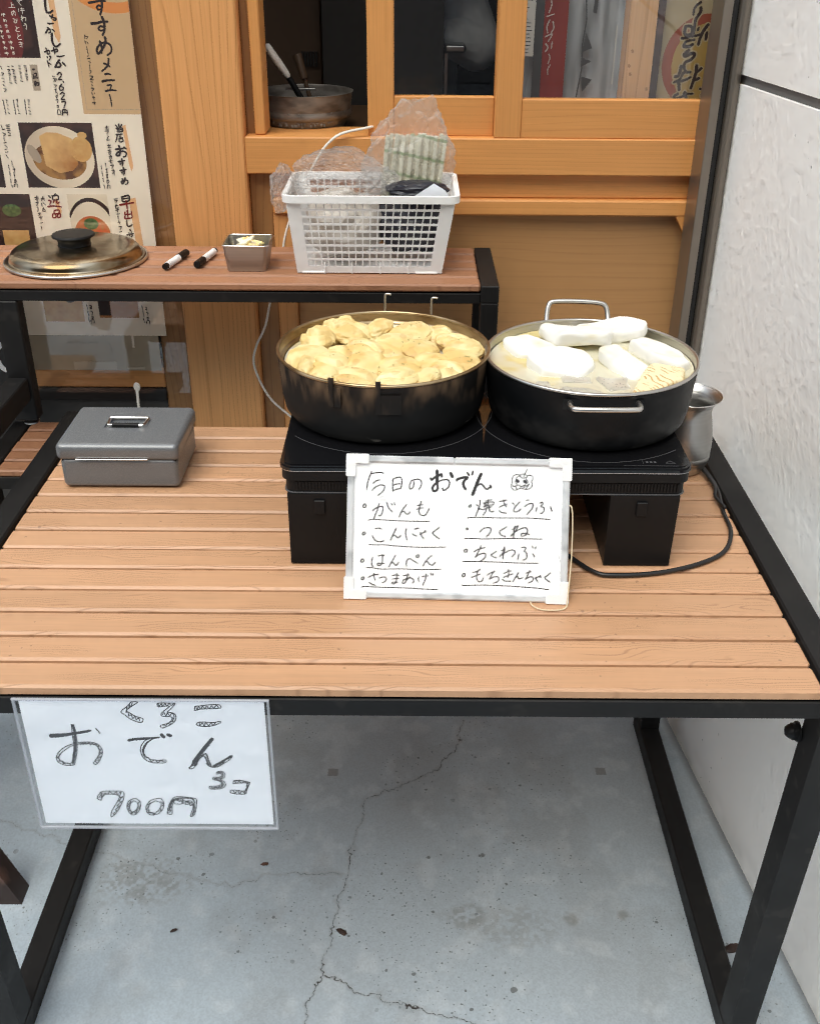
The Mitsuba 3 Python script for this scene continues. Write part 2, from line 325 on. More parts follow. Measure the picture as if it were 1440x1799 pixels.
mat('m_hanpen', lambda p, n, uv: mix((0.78, 0.775, 0.735), (0.70, 0.655, 0.52), smoothstep(.5, .75, fbm(p.x * 28, p.y * 28, p.z * 50, 3))) * (0.97 + 0.05 * noise(p.x * 90, p.y * 90, p.z * 90)), 0.4, lambda p, n, uv: fbm(p.x * 160, p.y * 160, p.z * 160, 3), 0.0008, clearcoat=0.6)
mat('m_konnyaku', lambda p, n, uv: mix(mix((0.52, 0.49, 0.41), (0.44, 0.41, 0.34), noise(p.x * 50, p.y * 50, 0)), (0.25, 0.235, 0.21), smoothstep(.80, .88, noise(p.x * 420, p.y * 420, p.z * 420))), 0.16, specular=0.6)
def tofu_c(p, n, uv):
    u = (p.x * 0.80 + p.y * 0.60) * 150 + 1.4 * noise(p.x * 60, p.y * 60, 0)
    g = smoothstep(0.60, 0.80, f1(u)) * smoothstep(0.40, 0.55, noise(p.x * 130, p.y * 130, 2))
    return mix((0.80, 0.70, 0.45), (0.50, 0.26, 0.06), g * 0.8)
mat('m_tofu', tofu_c, 0.45)
mat('m_broth', lambda p, n, uv: mix((0.58, 0.55, 0.42), (0.58, 0.48, 0.20), smoothstep(0.5, 0.75, fbm(p.x * 22, p.y * 22, 0, 3))), 0.08, lambda p, n, uv: fbm(p.x * 50, p.y * 50, 0, 2), 0.0008, specular=0.6, clearcoat=1.0)
mat('m_sachet', lambda p, n, uv: mix((0.85, 0.70, 0.30), (0.85, 0.80, 0.62), smoothstep(.4, .6, noise(p.x * 90, p.y * 90, p.z * 90))), 0.2, clearcoat=0.8)
# print
mat('m_poster', (0.90, 0.80, 0.65), 0.45)
mat('m_poster_tan', (0.62, 0.42, 0.23), 0.5)
mat('m_brush_ink', (0.022, 0.010, 0.008), 0.6)
mat('m_red_ink', (0.20, 0.012, 0.008), 0.6)
mat('m_orange_ink', (0.72, 0.27, 0.075), 0.6)
mat('m_peach_ink', (0.78, 0.45, 0.22), 0.6)
mat('m_grey_ink', (0.42, 0.33, 0.24), 0.6)
mat('m_print_dark', lambda p, n, uv: mix((0.030, 0.013, 0.010), (0.085, 0.035, 0.025), smoothstep(.5, .8, fbm(p.x * 25, p.z * 25, 1, 3))), 0.5)
mat('m_print_meat', lambda p, n, uv: mix((0.24, 0.035, 0.03), (0.06, 0.015, 0.012), fbm(p.x * 60, p.z * 30, 0, 3)), 0.5)
mat('m_print_green', lambda p, n, uv: mix((0.03, 0.07, 0.02), (0.10, 0.18, 0.05), noise(p.x * 300, p.z * 300, 0)), 0.5)
mat('m_print_plate', lambda p, n, uv: mix((0.84, 0.72, 0.55), (0.58, 0.45, 0.32), smoothstep(-.58, -.67, p.x) * .7 + .2 * noise(p.x * 40, p.z * 40, 0)), 0.5)
mat('m_print_broth', lambda p, n, uv: mix((0.40, 0.20, 0.06), (0.12, 0.045, 0.015), smoothstep(.3, .7, fbm(p.x * 60, p.z * 60, 1, 3))), 0.5)
mat('m_print_food', lambda p, n, uv: mix((0.80, 0.52, 0.22), (0.42, 0.17, 0.04), dr.clip(0.5 * fbm(p.x * 90, p.z * 90, 3, 4) + 0.8 * smoothstep(0.43, 0.36, p.z - H) * smoothstep(-.64, -.585, p.x), 0, 1)), 0.5)
mat('m_print_food_b', lambda p, n, uv: mix((0.70, 0.46, 0.18), (0.55, 0.26, 0.07), fbm(p.x * 90, p.z * 90, 5, 3)), 0.5)
mat('m_print_red', lambda p, n, uv: mix((0.62, 0.09, 0.03), (0.48, 0.20, 0.06), noise(p.x * 220, p.z * 220, 3)), 0.5)
mat('m_white_ink', (0.82, 0.74, 0.64), 0.6)
INK_BOARD = """1 30.8 160.6 28.7 155 26.2 146.9 25 138.3
1 30.4 157.9 37.1 159.2 42.5 159.5 45.7 158.7
1 33.2 145.8 36.5 148.7 40.9 150.2
1 32.1 136.9 35.7 140.8 41.1 143.6 46.4 143.5 47.8 141.1 46.1 136.6 39.5 130.6
1 57.9 151.6 57.6 144 58.3 136.1
1 57.9 151.6 62.4 153.5 66.8 154 68.8 151.8 69.2 146 68 140.2
1 58.5 144 62.5 145.4 67 146
1 58.7 137.3 62.7 138.9 67.6 139.9
1 83.9 149.5 84.5 145.5 82.8 141 80.1 139.6 78.7 141.8 79.5 146.3 82.1 150.4 87.5 152 91.9 151.5 94 147.9 93 143 90.9 139.5
1.9 105.3 153.6 106.7 151.8 110.6 155 115.1 157.3 118.6 159.2 119.1 156.1
2.7 113.1 163.1 113.5 156.9 113.4 150.6 113.5 148.4
1.9 113.5 148.4 110 145.6 107.8 141.5 109.2 138 112.4 138.1 114.5 141.7 113.5 147
1.2 113.5 148.4 117 150.7 122.3 152.2 126.8 152.3 129.1 149.2 128.3 143.8 125.3 140.6 121.9 138.7 120.6 141.4
2.6 130.3 160.4 132.5 156.4
1 22.7 119.4 21 117.6 21.2 115.5 22.8 115 24.6 116.3 24.5 118.6 22.7 119.4
1 33.2 111 36.3 113.9 39.9 115.8 44.3 116.8 46.2 115.1 45.8 110.6 44.1 106.5 42.3 104.6 41 105.5
1 41.1 120.3 39 112.2 36.5 105.9 34.6 100.4
1 50.5 121.9 53.3 115.2 57.7 110.4
1 56.5 120.7 57.9 118.9
1 60.2 121.8 60.9 119.4
1 75.6 119.8 72.2 115.2 69.1 110.2 66.9 104.1
1 69.1 109.8 72.3 111.2 75 108.6 77.7 107.7 80.3 110.5
1 94.1 124.2 92.3 117.9 91.5 111.6 93.4 107.6 97 106.4 100.1 107.8 102.7 111.9 104.4 115.7
1 89.8 118.8 92.7 119.9 96.1 120.2
1 88.8 114.1 92.3 115.7 96.8 116.1
0.8 28.1 98.9 33 100.2 44.7 99.9 59.1 99.4 73.4 99 87.8 99 104.8 99.2
2.1 138.2 151.9 139.8 153.6 145.7 155.4 150.1 156 151.7 155.5
2.2 151.7 155.5 148 152.1 146.4 148.3 147.1 144.5 149.3 141.2
1.6 151.3 161.7 153.3 158.8
1.6 158.1 163.3 157.3 159.4
2.7 168.5 160.2 164.9 152 161.3 142.1 158.5 134.4
1.4 162.3 144.3 167.2 147.7 170.4 147.2 173.3 143.4 176.6 141.5 179.2 143.6 181.4 145.3
1.6 180.3 146.3 181.4 143.6
1 154.7 120.6 154.2 118.7 155.7 118.3 156.9 119.9 156.4 121.4 154.7 120.6
1 168 127.2 168 122.6 165.8 114.9 162.9 107.7
1 163.6 121.9 165.7 120.1
1 165.7 117 167.4 116
1 172.6 124.3 174.4 121.1
1 182.3 128.4 177.5 127.2 174.8 126.5
1 178.5 128.1 178.1 122.8
1 173.7 123.8 177.5 125 184.1 125.7 185.7 124.1
1 172.8 119.4 178.7 121.2 185.2 122.4
1 174.3 123.8 181 118.5
1 167.4 117.1 172.3 115.6 176.6 117.8 182.6 119.6
1 176.6 118.9 175.6 114 172.3 108.7
1 179.8 119.6 179.9 115.7 182.2 113.1 185.4 114
1 192.7 126.4 201.4 128.3
1 192.4 119.3 197.2 121.6 201.8 123.3
1 197.6 128.9 198.2 124.4 201.1 120.1
1 192.2 114.9 195.3 112.8 201.3 111.9
1 209.1 125.2 210.8 122.5
1 217.8 126.4 212.5 120.3 210.4 115.9 212.1 113.8 215.4 114.4 219.1 117.2
1 226.4 128.5 229.1 129.2
1 224.2 120.8 228.7 124 233.1 124.9 234.7 122.5 232.7 117.5 227.4 111.1
1 242.8 125.6 246.1 126.6 246.7 124.4 244 121.6 247.9 120.1 248.5 116.3 245.9 112.9 243.7 112.9
1 239.5 119.9 238.2 114.9
1 256.5 121.4 258.3 115.4
0.8 153.2 104.4 155.1 105.3 169.3 106 188.9 105.8 210.7 106.1 232.5 106.4 245.5 105.8 255.9 105.2
0.7 226 167.3 223.9 163.1 222.2 158.7
0.7 216.9 159.1 218.5 161 221.8 161.4 225.1 160.4 226.2 158.3 224.1 156.8 219.7 156.7 216.9 159.1
0.7 216.9 160.2 212.5 160.7 208.8 158.4 207.3 154 208.2 151.3 207.1 148.6 207 144.7 209.8 141.5 213 141.3 218.4 143.9 222.8 142.6 227.2 142.5 231.4 144.8 233 148.6 231.8 152.4 233.3 155.1 232.7 158.9 229.4 160.2 226.2 159.7
0.7 216.9 159.1 213.7 157.4 212.2 154.1 211.7 151.4 213.4 148.9
0.7 226.2 158.3 224.6 155.5 227.4 152.3 225.3 149.5
2.9 213.6 153.1 214.9 152.2
2.9 223.1 152.4 224.2 151.7
0.9 208.5 147 210.2 145.4 213.4 147.1 216.7 147.7 218.9 145.6 222.7 147.3 225.4 146.3 229.2 149.1
0.7 224.3 148.4 223.3 145.7 220.6 143.2
0.7 211.8 145.9 213.6 142.7
0.7 227.6 146.8 225.5 143.3
1 22.6 84 20.8 82.3 21.3 80.5 22.8 80.4 24.4 81.8 23.9 83.6 22.6 84
1 37 88.8 40.4 89.3 44.9 88.3
1 33.4 79.7 35.3 75.7 39 72.7 43.5 72.1 46.4 72.7 47.8 73.6
1 63.3 89.3 60.3 83.1 58.2 78.5 56.5 74.6
1 58.6 79 61.3 80.9 63.1 79.6 65.8 77.6 69.3 80.6
1 76.1 89.3 75.3 85.2 75.6 80.8 77.3 75.4
1 86.4 88.9 88.9 89.9 91.4 90.1
1 84.1 82.9 86.4 81.5 89.1 80.4
1 93.5 82.5 97.5 84.9 101.5 85.9
1 100.1 87.5 98.8 85.8
1 93.9 85.2 94.9 81.7 98.1 77.5
1 117.5 91.8 112.2 87.5 109.4 85 110.5 82.9 113.7 80.3 117.8 78
0.8 29.6 68.2 39.1 68 48.1 68.4 58.9 67.6 72.3 66.8 90.3 66.3 108.2 66.6 126.1 67.3
1 21.5 49.6 19.7 47.9 19.9 46.1 21.6 45.7 23.3 47.1 22.8 49.1 21.5 49.6
1 34.5 51.9 33.2 47.4 33.8 42 35.6 40.2
1 41.6 53.9 45.2 55 48.8 54.8
1 46.5 56.2 46.9 49.5 45.9 44.1 43.2 41.8 40.5 42.6 40.9 44.4 44.1 44.9 49 44.6
1 63.2 55.3 60.1 49.8 57.5 45.3 55.2 40.9
1 57.6 45.1 60.2 46.2 62.5 43.6 64.8 42.9 67.4 46.4
1 77.8 42.2 76.8 45.7 78.5 50.3 81.7 51.4 84.4 50 88 47.8 91.2 46.1
1 91 56.7 89.2 55.2 89.7 53.7 91.5 53.3 92.8 54.7 92.3 56.5 91 56.7
1 108.9 56.2 104.1 51.8 100.6 47.2 98.2 42.7
1 100.6 47.2 103.3 48.6 106.5 45.1 109.6 44 113.6 47.4
0.8 26.7 38.8 32.5 39 39.7 38.1 47.8 37.5 60.4 38.1 73 38.4 86.4 38.1 104.4 38.3 120.5 39.1
1 22 26.8 20.6 25.2 21.1 23.6 22.7 23.7 24 25 23.6 26.6 22 26.8
1 29.3 26.5 33.6 28.9 37.2 30.3 41.7 30.5
1 36.3 31.9 36.8 27.6 38 23.6
1 30.6 20.4 33.8 18.1 38.6 16.7
1 43.6 26 47.1 27.4 50.7 27.3 52.4 24.9 50.9 22.1 47.3 20
1 59.9 29.6 64.2 30.3 67.8 30
1 59.8 25.1 64.3 26.1 67.8 26.2
1 65.2 32.4 65.1 26.5 64.4 21.1 61.7 19.2 59.4 20.1 60.8 21.2 64.4 21.3 67.1 20.7
1 73.6 29.6 77.2 30.6 80.8 31
1 79.4 32.3 78.2 26.9 76.5 21.4
1 82.2 28.3 78.7 25.1 75.2 20.5 72.9 20.3 73.3 23.6 76.8 25.9 82.2 27.4 86.3 25.3 87 22.6 85.5 20.9
1 93.4 28.6 92.6 25.4 94 23
1 97.6 29.2 101 30 104.6 30.2
1 102.5 32.4 101.5 25.7 98.4 18.6
1 108.3 33.8 108.8 31.7
1 111.2 33.1 110.6 31.3
0.8 21.1 13.9 24 14.9 33 14.7 46.5 14.4 64.5 14.4 82.5 14.2 100.5 13.5 117.5 13.2
1.4 152.4 91.8 151.9 90.5 152.8 90.1 153.4 91.1 152.4 91.8
1 168.7 87.5 172 91.1 176.4 93 180.9 93 182.8 90.7 181.5 86.9 177.2 81.6
1 201.8 94.5 197 91.3 193.3 88.3 195.4 84.5 200.8 82.4
1.2 212.8 96.1 211.7 91.2 211.1 81.3
1 209.5 91.6 213.9 94.8 216.5 96.2 213.1 89.4 207.7 83.1
1 207.9 84 214.9 89.9 220.1 92.7 224.6 94.2 227.7 92.9 228.3 88.9 226.6 85.3 223.1 83.4 220.4 84.3 221.2 86.5 225.2 87.1 230.6 85.8
0.8 150 78.7 160.7 79.1 174.1 78.8 192 79.6 209.8 80.2 227.6 80.3 246.7 80.2
1 151.7 65.1 149.6 63.7 150.2 61.8 151.8 61.5 153.5 62.9 153.2 64.7 151.7 65.1
1 162 62.2 167.3 65.5 175.3 67.9
1 170.8 70.1 167.4 62.4 163.8 55.3
1 163.8 55.5 169.2 59.3 174.6 60.6 176.8 59 175.6 54.9 169.9 50.3
1 189.7 63.4 186.2 60.6 183.4 58.7 185.4 57 190.1 55.3
1 200.3 69 198.8 62.2 198.7 54.3
1 196.6 64.4 200.3 66.8 199.5 63.1 194.3 56.9
1 194.7 57.7 201.3 62.3 208.4 65.6 212.9 64.8 213.4 61.7 209.9 57.3
1 218.3 60.5 217.2 53.7
1 221.7 68.9 224.8 69.6 227 68.3 224.9 64.2 227.6 62.9 228.6 58.5 226.9 54.4 223.8 53.4
1 235 71 235.9 68.7
1 239.6 70.4 238.8 68.1
1 235.7 61.8 238.2 57.7
0.8 148.3 49.7 161.4 50 174.8 50.2 192.7 50 210.6 49.6 228.4 49.5 242.7 49.7
1 149.7 34.5 147.8 32.7 148.3 30.6 149.8 30.5 151.6 32.2 151.1 34.1 149.7 34.5
1 161.3 36.2 166.2 37.6 170.2 40
1 169.9 40.2 167.1 37.2 165.9 30.9 167.4 26 170.6 24.3 173.2 26.1 174.5 29.3
1 159.7 29.8 165.4 32.2 170.3 34.2
1 179.7 33.5 184.1 36.3 188.5 37.8
1 187.6 38.6 185.1 34.1 182.4 28.2
1 182.3 28.4 187.8 31 192.3 31.4 194 28.9 192.4 25.3 187.6 23.2
1 200.2 35.8 205.1 38.2 209 39.4
1 199.9 30.9 205.6 33.3 211.4 35.5
1 205.6 40.9 206.3 35.5 205.2 31
1 198.6 28.1 202.2 26.3 208.9 26.2
1 218.5 37.2 215.5 32.2 211.9 26.2
1 214.2 30.3 217.3 32.7 219.1 29.6 224 31
1 227.9 36.8 234 38.9
1 232.7 40.2 230.1 34.3 227.6 29.1
1 227.6 29.3 232.4 32.1 236 32.2 237.4 30 235.7 26.8 231.7 24.9
1 239.6 30.1 243.6 32.9 247.1 32.1
1 246.2 34.6 244.9 32.9
1 240 32.3 241 29.2 243.3 26.1
1 258.6 37.9 254.7 34.5 251.6 32 253.9 29.1 258.4 26.3
0.8 148.3 19.8 149.6 19.3 162.2 20 175.6 20.5 193.5 20.4 211.3 19.9 229.2 19 245.3 18.1 252.5 17.1 256.9 16.8"""
INK_SIGN = """0.7 -310.2 -16.8 -315.4 -23.1 -323.8 -31.4 -320 -36.4 -313.9 -42.7 -303.7 -47.3 -300.5 -41.9 -308.4 -38.2 -315.1 -32.6 -317.7 -30.1 -311.6 -24.3 -304.1 -18.6 -304.4 -17.4 -310.2 -16.8
0.7 -309.4 -18.1 -312.2 -25 -313.2 -21.2 -314.4 -26.9 -316.7 -25.6 -317.2 -30 -318.5 -32.6 -315.1 -32.6 -316.2 -37.6 -312.6 -36.3 -312.3 -41.4 -309 -38.8 -308.1 -43.3 -305.3 -40.7 -304.4 -45.2
0.7 -281.7 -19.1 -275.8 -18.6 -268 -18.9 -261.7 -19.3 -264.7 -23.9 -269.1 -29 -271.9 -32.2 -266.6 -32.8 -263 -35.9 -263.4 -42.2 -267.2 -48 -273.6 -52.6 -280.4 -55.5 -281.4 -51.6 -275.3 -49.4 -270 -46.1 -266.9 -40.4 -270.1 -38.5 -277.9 -37.9 -279.1 -34.8 -276.2 -30.9 -270.7 -25.9 -268.5 -23.3 -274.4 -23.4 -281.3 -24.1 -281.7 -19.1
0.7 -280.8 -19.9 -279.7 -23.2 -277.4 -19.7 -276.3 -22.8 -273 -19.6 -271.4 -22.7 -268.1 -19.6 -266.4 -22.1 -263.2 -19.8
0.7 -277.7 -35.4 -275.4 -32.8 -273.9 -37.3 -271.6 -33.4 -269.5 -37.2 -267.2 -34 -264.9 -35.9 -265.6 -42.3 -267.5 -41 -267 -46.1 -269.9 -45.5 -270.4 -50 -273.2 -48.7 -275.5 -51.9 -278.5 -52
0.7 -239.7 -23.1 -233.2 -22.4 -225.3 -21.1 -217.4 -20.4 -211.7 -21.3 -211.2 -25.3 -218.9 -26.4 -227.8 -26.7 -234.7 -27.4 -240.5 -29.1 -239.7 -23.1
0.7 -238.7 -23.7 -237.7 -28.1 -235.8 -23.7 -233.7 -27.4 -231.3 -23 -228.7 -26.5 -226.4 -22.7 -223.8 -26.1 -221 -22.3 -218.9 -25.4 -215.6 -21.6 -213.4 -25.1
0.7 -240.7 -49.7 -238.5 -46.9 -230.5 -46.4 -222.7 -47 -217.7 -46.3 -213.5 -45 -213.3 -46.9 -218 -49.8 -225.2 -52.4 -233.1 -52.9 -238.9 -51.6 -240.7 -49.7
0.7 -237 -47.1 -236.9 -51.6 -233.6 -47.7 -232.1 -52.2 -229.6 -47.3 -227.1 -51.5 -223.7 -47.6 -222 -50.6 -218.8 -47.2
2.5 -320.4 -74 -313.7 -72.4 -305.6 -71.5 -297.5 -70.9
1.5 -305.6 -71.5 -295.5 -70.4 -285.6 -69.6
0.7 -286 -69.8 -294.8 -72.8 -301.8 -81.4 -305.4 -90.7 -303.8 -98 -298.3 -102.9 -290.3 -104.2 -281.7 -103.6 -282.4 -107.6 -291.8 -108.2 -299.8 -106.9 -306.2 -101.4 -308.9 -92.1 -307.9 -84.1 -303.7 -76.2 -298.7 -72.2
1.2 -293.7 -72.2 -301.5 -78.8 -306.1 -88.1 -306 -96
0.7 -305.7 -89.4 -305 -100 -301 -100 -298.6 -106 -294.3 -103.3 -290.7 -107.3 -287.4 -104.6 -283.5 -106.3
2.9 -282 -65.6 -279.9 -68.8
3 -274.6 -65.8 -272.2 -66.8
3 -224.9 -71.6 -232.8 -82.1 -240.9 -94.1 -249.1 -106.2
2 -229.5 -79.5 -239.9 -94.1 -251.7 -111.6
1.2 -239.1 -96.8 -233.8 -93.8 -231.7 -103.4 -229.4 -111.4
1.2 -248.6 -111.6 -240.4 -99.4 -235.7 -98.1 -232.3 -110.1
1.8 -226.4 -112.1 -220 -108.6 -211.4 -101.8 -204.9 -97.1
0.7 -224.7 -110 -214.5 -103.2 -205.4 -96.2 -204 -97.8 -207.4 -102.5 -217.1 -110.6
1.2 -255.1 -115.3 -248.9 -108.8
1.2 -234.4 -108.7 -231.3 -112.4 -225.9 -114.1 -218.8 -111.3 -214.2 -106.7
0.7 -255.2 -116.8 -251 -116.2 -244.8 -108.8
2.6 -409.2 -67.9 -403.2 -67.8 -395.1 -66.7 -384.9 -65.1
1.8 -384.9 -65.1 -374.6 -62.6 -363.7 -59.7
0.7 -409.3 -65.6 -394.8 -64.9 -382.6 -63.1 -363.2 -59.4 -365 -61.7 -382 -65.7 -395.5 -69.1 -409.1 -70.2 -409.3 -65.6
0.7 -382.7 -50.9 -384.1 -66.4 -384.7 -83.4 -387.7 -96.7 -391 -108.1 -396.8 -109.5 -403.4 -106.2 -405 -100.8 -401.4 -94.1 -392.1 -86.1 -384.5 -81.8 -372.1 -79.3 -361.3 -80.5 -357 -85.8 -357.1 -93.7 -361.3 -101.8 -366.1 -108.5
0.7 -380.2 -50.8 -379.7 -63.7 -381 -82 -383.5 -95.3 -387.6 -108.7 -389.6 -112.1 -398.3 -112.6 -405.8 -108.9 -408 -102.2 -405 -94.2 -397.2 -86.1 -386.2 -80.1 -374.8 -77.4 -362.8 -77.3 -355.4 -81.8 -353 -89.7 -354.6 -97.7 -358.8 -105.8 -363.6 -111.2 -366.1 -108.5
1.3 -381.6 -51.5 -381.2 -63.7 -383.2 -83.4 -386.4 -98 -390 -110.1
0.7 -382.7 -57.3 -379.4 -58.6 -382.9 -63.8 -380.1 -66.3 -383.7 -70.3 -380.8 -74.2 -384.4 -78.1 -381.5 -82 -385.1 -86 -382.7 -90 -386.3 -94 -384.4 -98 -388.1 -102 -386.6 -106
0.7 -376.9 -78.1 -376.9 -81.3 -373.9 -77.8 -373.3 -80.9 -370.9 -77.7 -369.8 -80.6 -366.8 -77.7 -365.4 -81.6 -362.9 -78.2 -361.9 -81.2 -359.1 -79.2 -358.6 -83.1 -356 -82.5 -357.2 -87.1 -354.4 -88.4 -356.8 -91.7 -354.1 -93.7 -358 -96.4 -356 -100.4 -360.1 -100.4 -359.1 -104.4 -363.2 -104.5 -362.2 -108.5
0.7 -404.7 -95.5 -402.4 -96.8 -406.5 -100.8 -404.4 -103.5 -405.4 -106.2 -401.3 -106.1 -401 -110.2 -396.7 -108.8 -393 -111.4
0.9 -355.8 -56.4 -352.1 -63.5
0.7 -365.5 -167.6 -369.3 -164.4 -366.2 -157.6 -361.4 -153.4 -350.1 -152.7 -337.5 -153.6 -337.6 -163.1 -343.4 -176.7 -349.9 -188.4 -356.9 -194.7 -354.4 -184.5 -347.8 -172.8 -342.8 -161.3 -347.9 -157.9 -357.8 -158 -361.7 -160.5 -365.5 -167.6
0.7 -367 -163.4 -362.4 -155.7 -364.2 -163.4 -358.9 -155.7 -356.4 -157.9 -353 -153.7 -349.3 -157.5 -345.3 -153.6 -344.4 -157.8 -339.8 -154.5 -343 -163.2 -338.5 -161.2 -344.5 -168.9 -340.9 -168.9 -347.6 -176.7 -344.1 -176.7 -350.5 -182.6 -348.7 -184.5 -353.6 -189.4 -352.3 -190.4
0.7 -326.3 -164.5 -332.4 -168.8 -335.6 -176.6 -334.8 -185.3 -331 -191.2 -324.9 -188.2 -319.9 -179.3 -319.1 -169.7 -322.8 -164.9 -326.3 -164.5
0.7 -326.4 -167.8 -330.8 -172.7 -332.7 -179.5 -331.1 -186.3 -327.4 -185.3 -323 -178.4 -322.2 -171.6 -326.4 -167.8
0.7 -331.3 -170.7 -329.6 -168.8 -334.6 -176.6 -332.3 -178.5 -334.9 -182.4 -332.3 -184.3 -331.5 -189.2 -328.8 -185.3 -326.4 -188.2 -323.4 -181.3 -320.8 -180.3 -322.4 -173.6 -319.8 -169.7
0.7 -300.2 -164.7 -307.7 -168.6 -313.1 -178.3 -312.7 -187.1 -307.5 -191.3 -299.4 -188.9 -292.7 -180.1 -291.2 -169.4 -294.4 -164.1 -300.2 -164.7
0.7 -300.1 -167.6 -306.7 -172.4 -310.5 -180.2 -309.1 -187 -303.5 -188 -297.1 -181.1 -294.4 -172.3 -300.1 -167.6
0.7 -310.5 -174.4 -306.6 -171.5 -312.8 -182.2 -309.4 -183.1 -311.3 -187.1 -306.3 -187 -305.3 -190.9 -300.3 -185 -296 -184 -296 -178.2 -291.8 -174.2 -294.2 -168.5
0.7 -288.7 -189.4 -287 -180 -282.2 -168.4 -276.5 -161.6 -266.7 -161.5 -255.6 -163.3 -251.6 -166.2 -253 -177.8 -255.9 -189.5 -259.9 -193.8 -261.1 -191.5 -257.1 -179.7 -257.1 -172 -264.5 -168.2 -272.8 -166.4 -278.7 -168.3 -281.8 -178 -283.3 -189.7 -288.7 -189.4
1.2 -286 -183.9 -281.7 -170.3 -276.1 -164.5 -266.9 -163.4 -257.1 -164.3 -254.1 -170
1.2 -255 -172 -256.1 -183.6 -259 -191.5
0.7 -287.1 -187.8 -283.9 -183.9 -286.4 -181 -282.5 -178 -284.2 -174.2 -280.5 -172.2
0.7 -278.4 -165.4 -278.4 -172.2 -270.7 -173.1 -269 -170.2 -272.7 -165.4 -278.4 -165.4
1 -275.6 -166.4 -271.7 -169.2
1 -267.8 -165.3 -268 -172.1
0.7 -265.2 -168.2 -265.1 -174 -260.7 -173 -259.6 -175.9 -257.2 -172.9 -258.1 -168.1 -265.2 -168.2
1 -264 -169.7 -259.9 -172
0.7 -224.6 -123.4 -221.6 -120.6 -216.8 -120.9 -214.4 -125.2 -216.2 -130.8 -220.5 -132.7 -216 -137.3 -215.1 -143 -220.4 -147.7 -228.9 -149.1 -234.2 -147.9 -233.4 -144.1 -225.7 -144 -219.9 -141.1 -220.2 -137.4 -224.9 -134.6 -229.2 -133.3 -227.9 -129.6 -221.7 -129.9 -218 -127 -219.8 -123.3 -224.1 -125.2
0.7 -223.2 -122.4 -218.3 -122 -216.5 -126.1 -219 -130.8 -227.4 -131.8 -220.7 -135.1 -217.7 -140.2 -220.9 -145.8 -231.5 -146.9
0.7 -232.1 -145 -230.2 -147.8 -227.2 -145 -225.3 -147.8 -222.2 -144 -220.2 -145.8 -219.2 -142.1 -216.4 -142
1 -204.7 -135.3 -197 -134.7 -186.4 -138
0.7 -204.7 -135.3 -205.8 -140 -197.3 -138.6 -189.7 -139.9 -192.6 -151.3 -208 -150.1 -209.1 -155.2 -193.7 -156.4 -190.4 -149.4 -186.1 -138
0.7 -203.4 -136.3 -201.5 -139.4 -198.5 -135.7 -195.9 -139 -192.2 -136.2 -190.3 -139 -188.2 -138.9 -190.7 -143.7 -188.6 -144.6 -191.7 -148.4 -193.6 -155.1 -196.1 -151.3 -199.3 -155.7 -201.7 -151.4 -204.9 -155.2 -206.7 -151.4"""
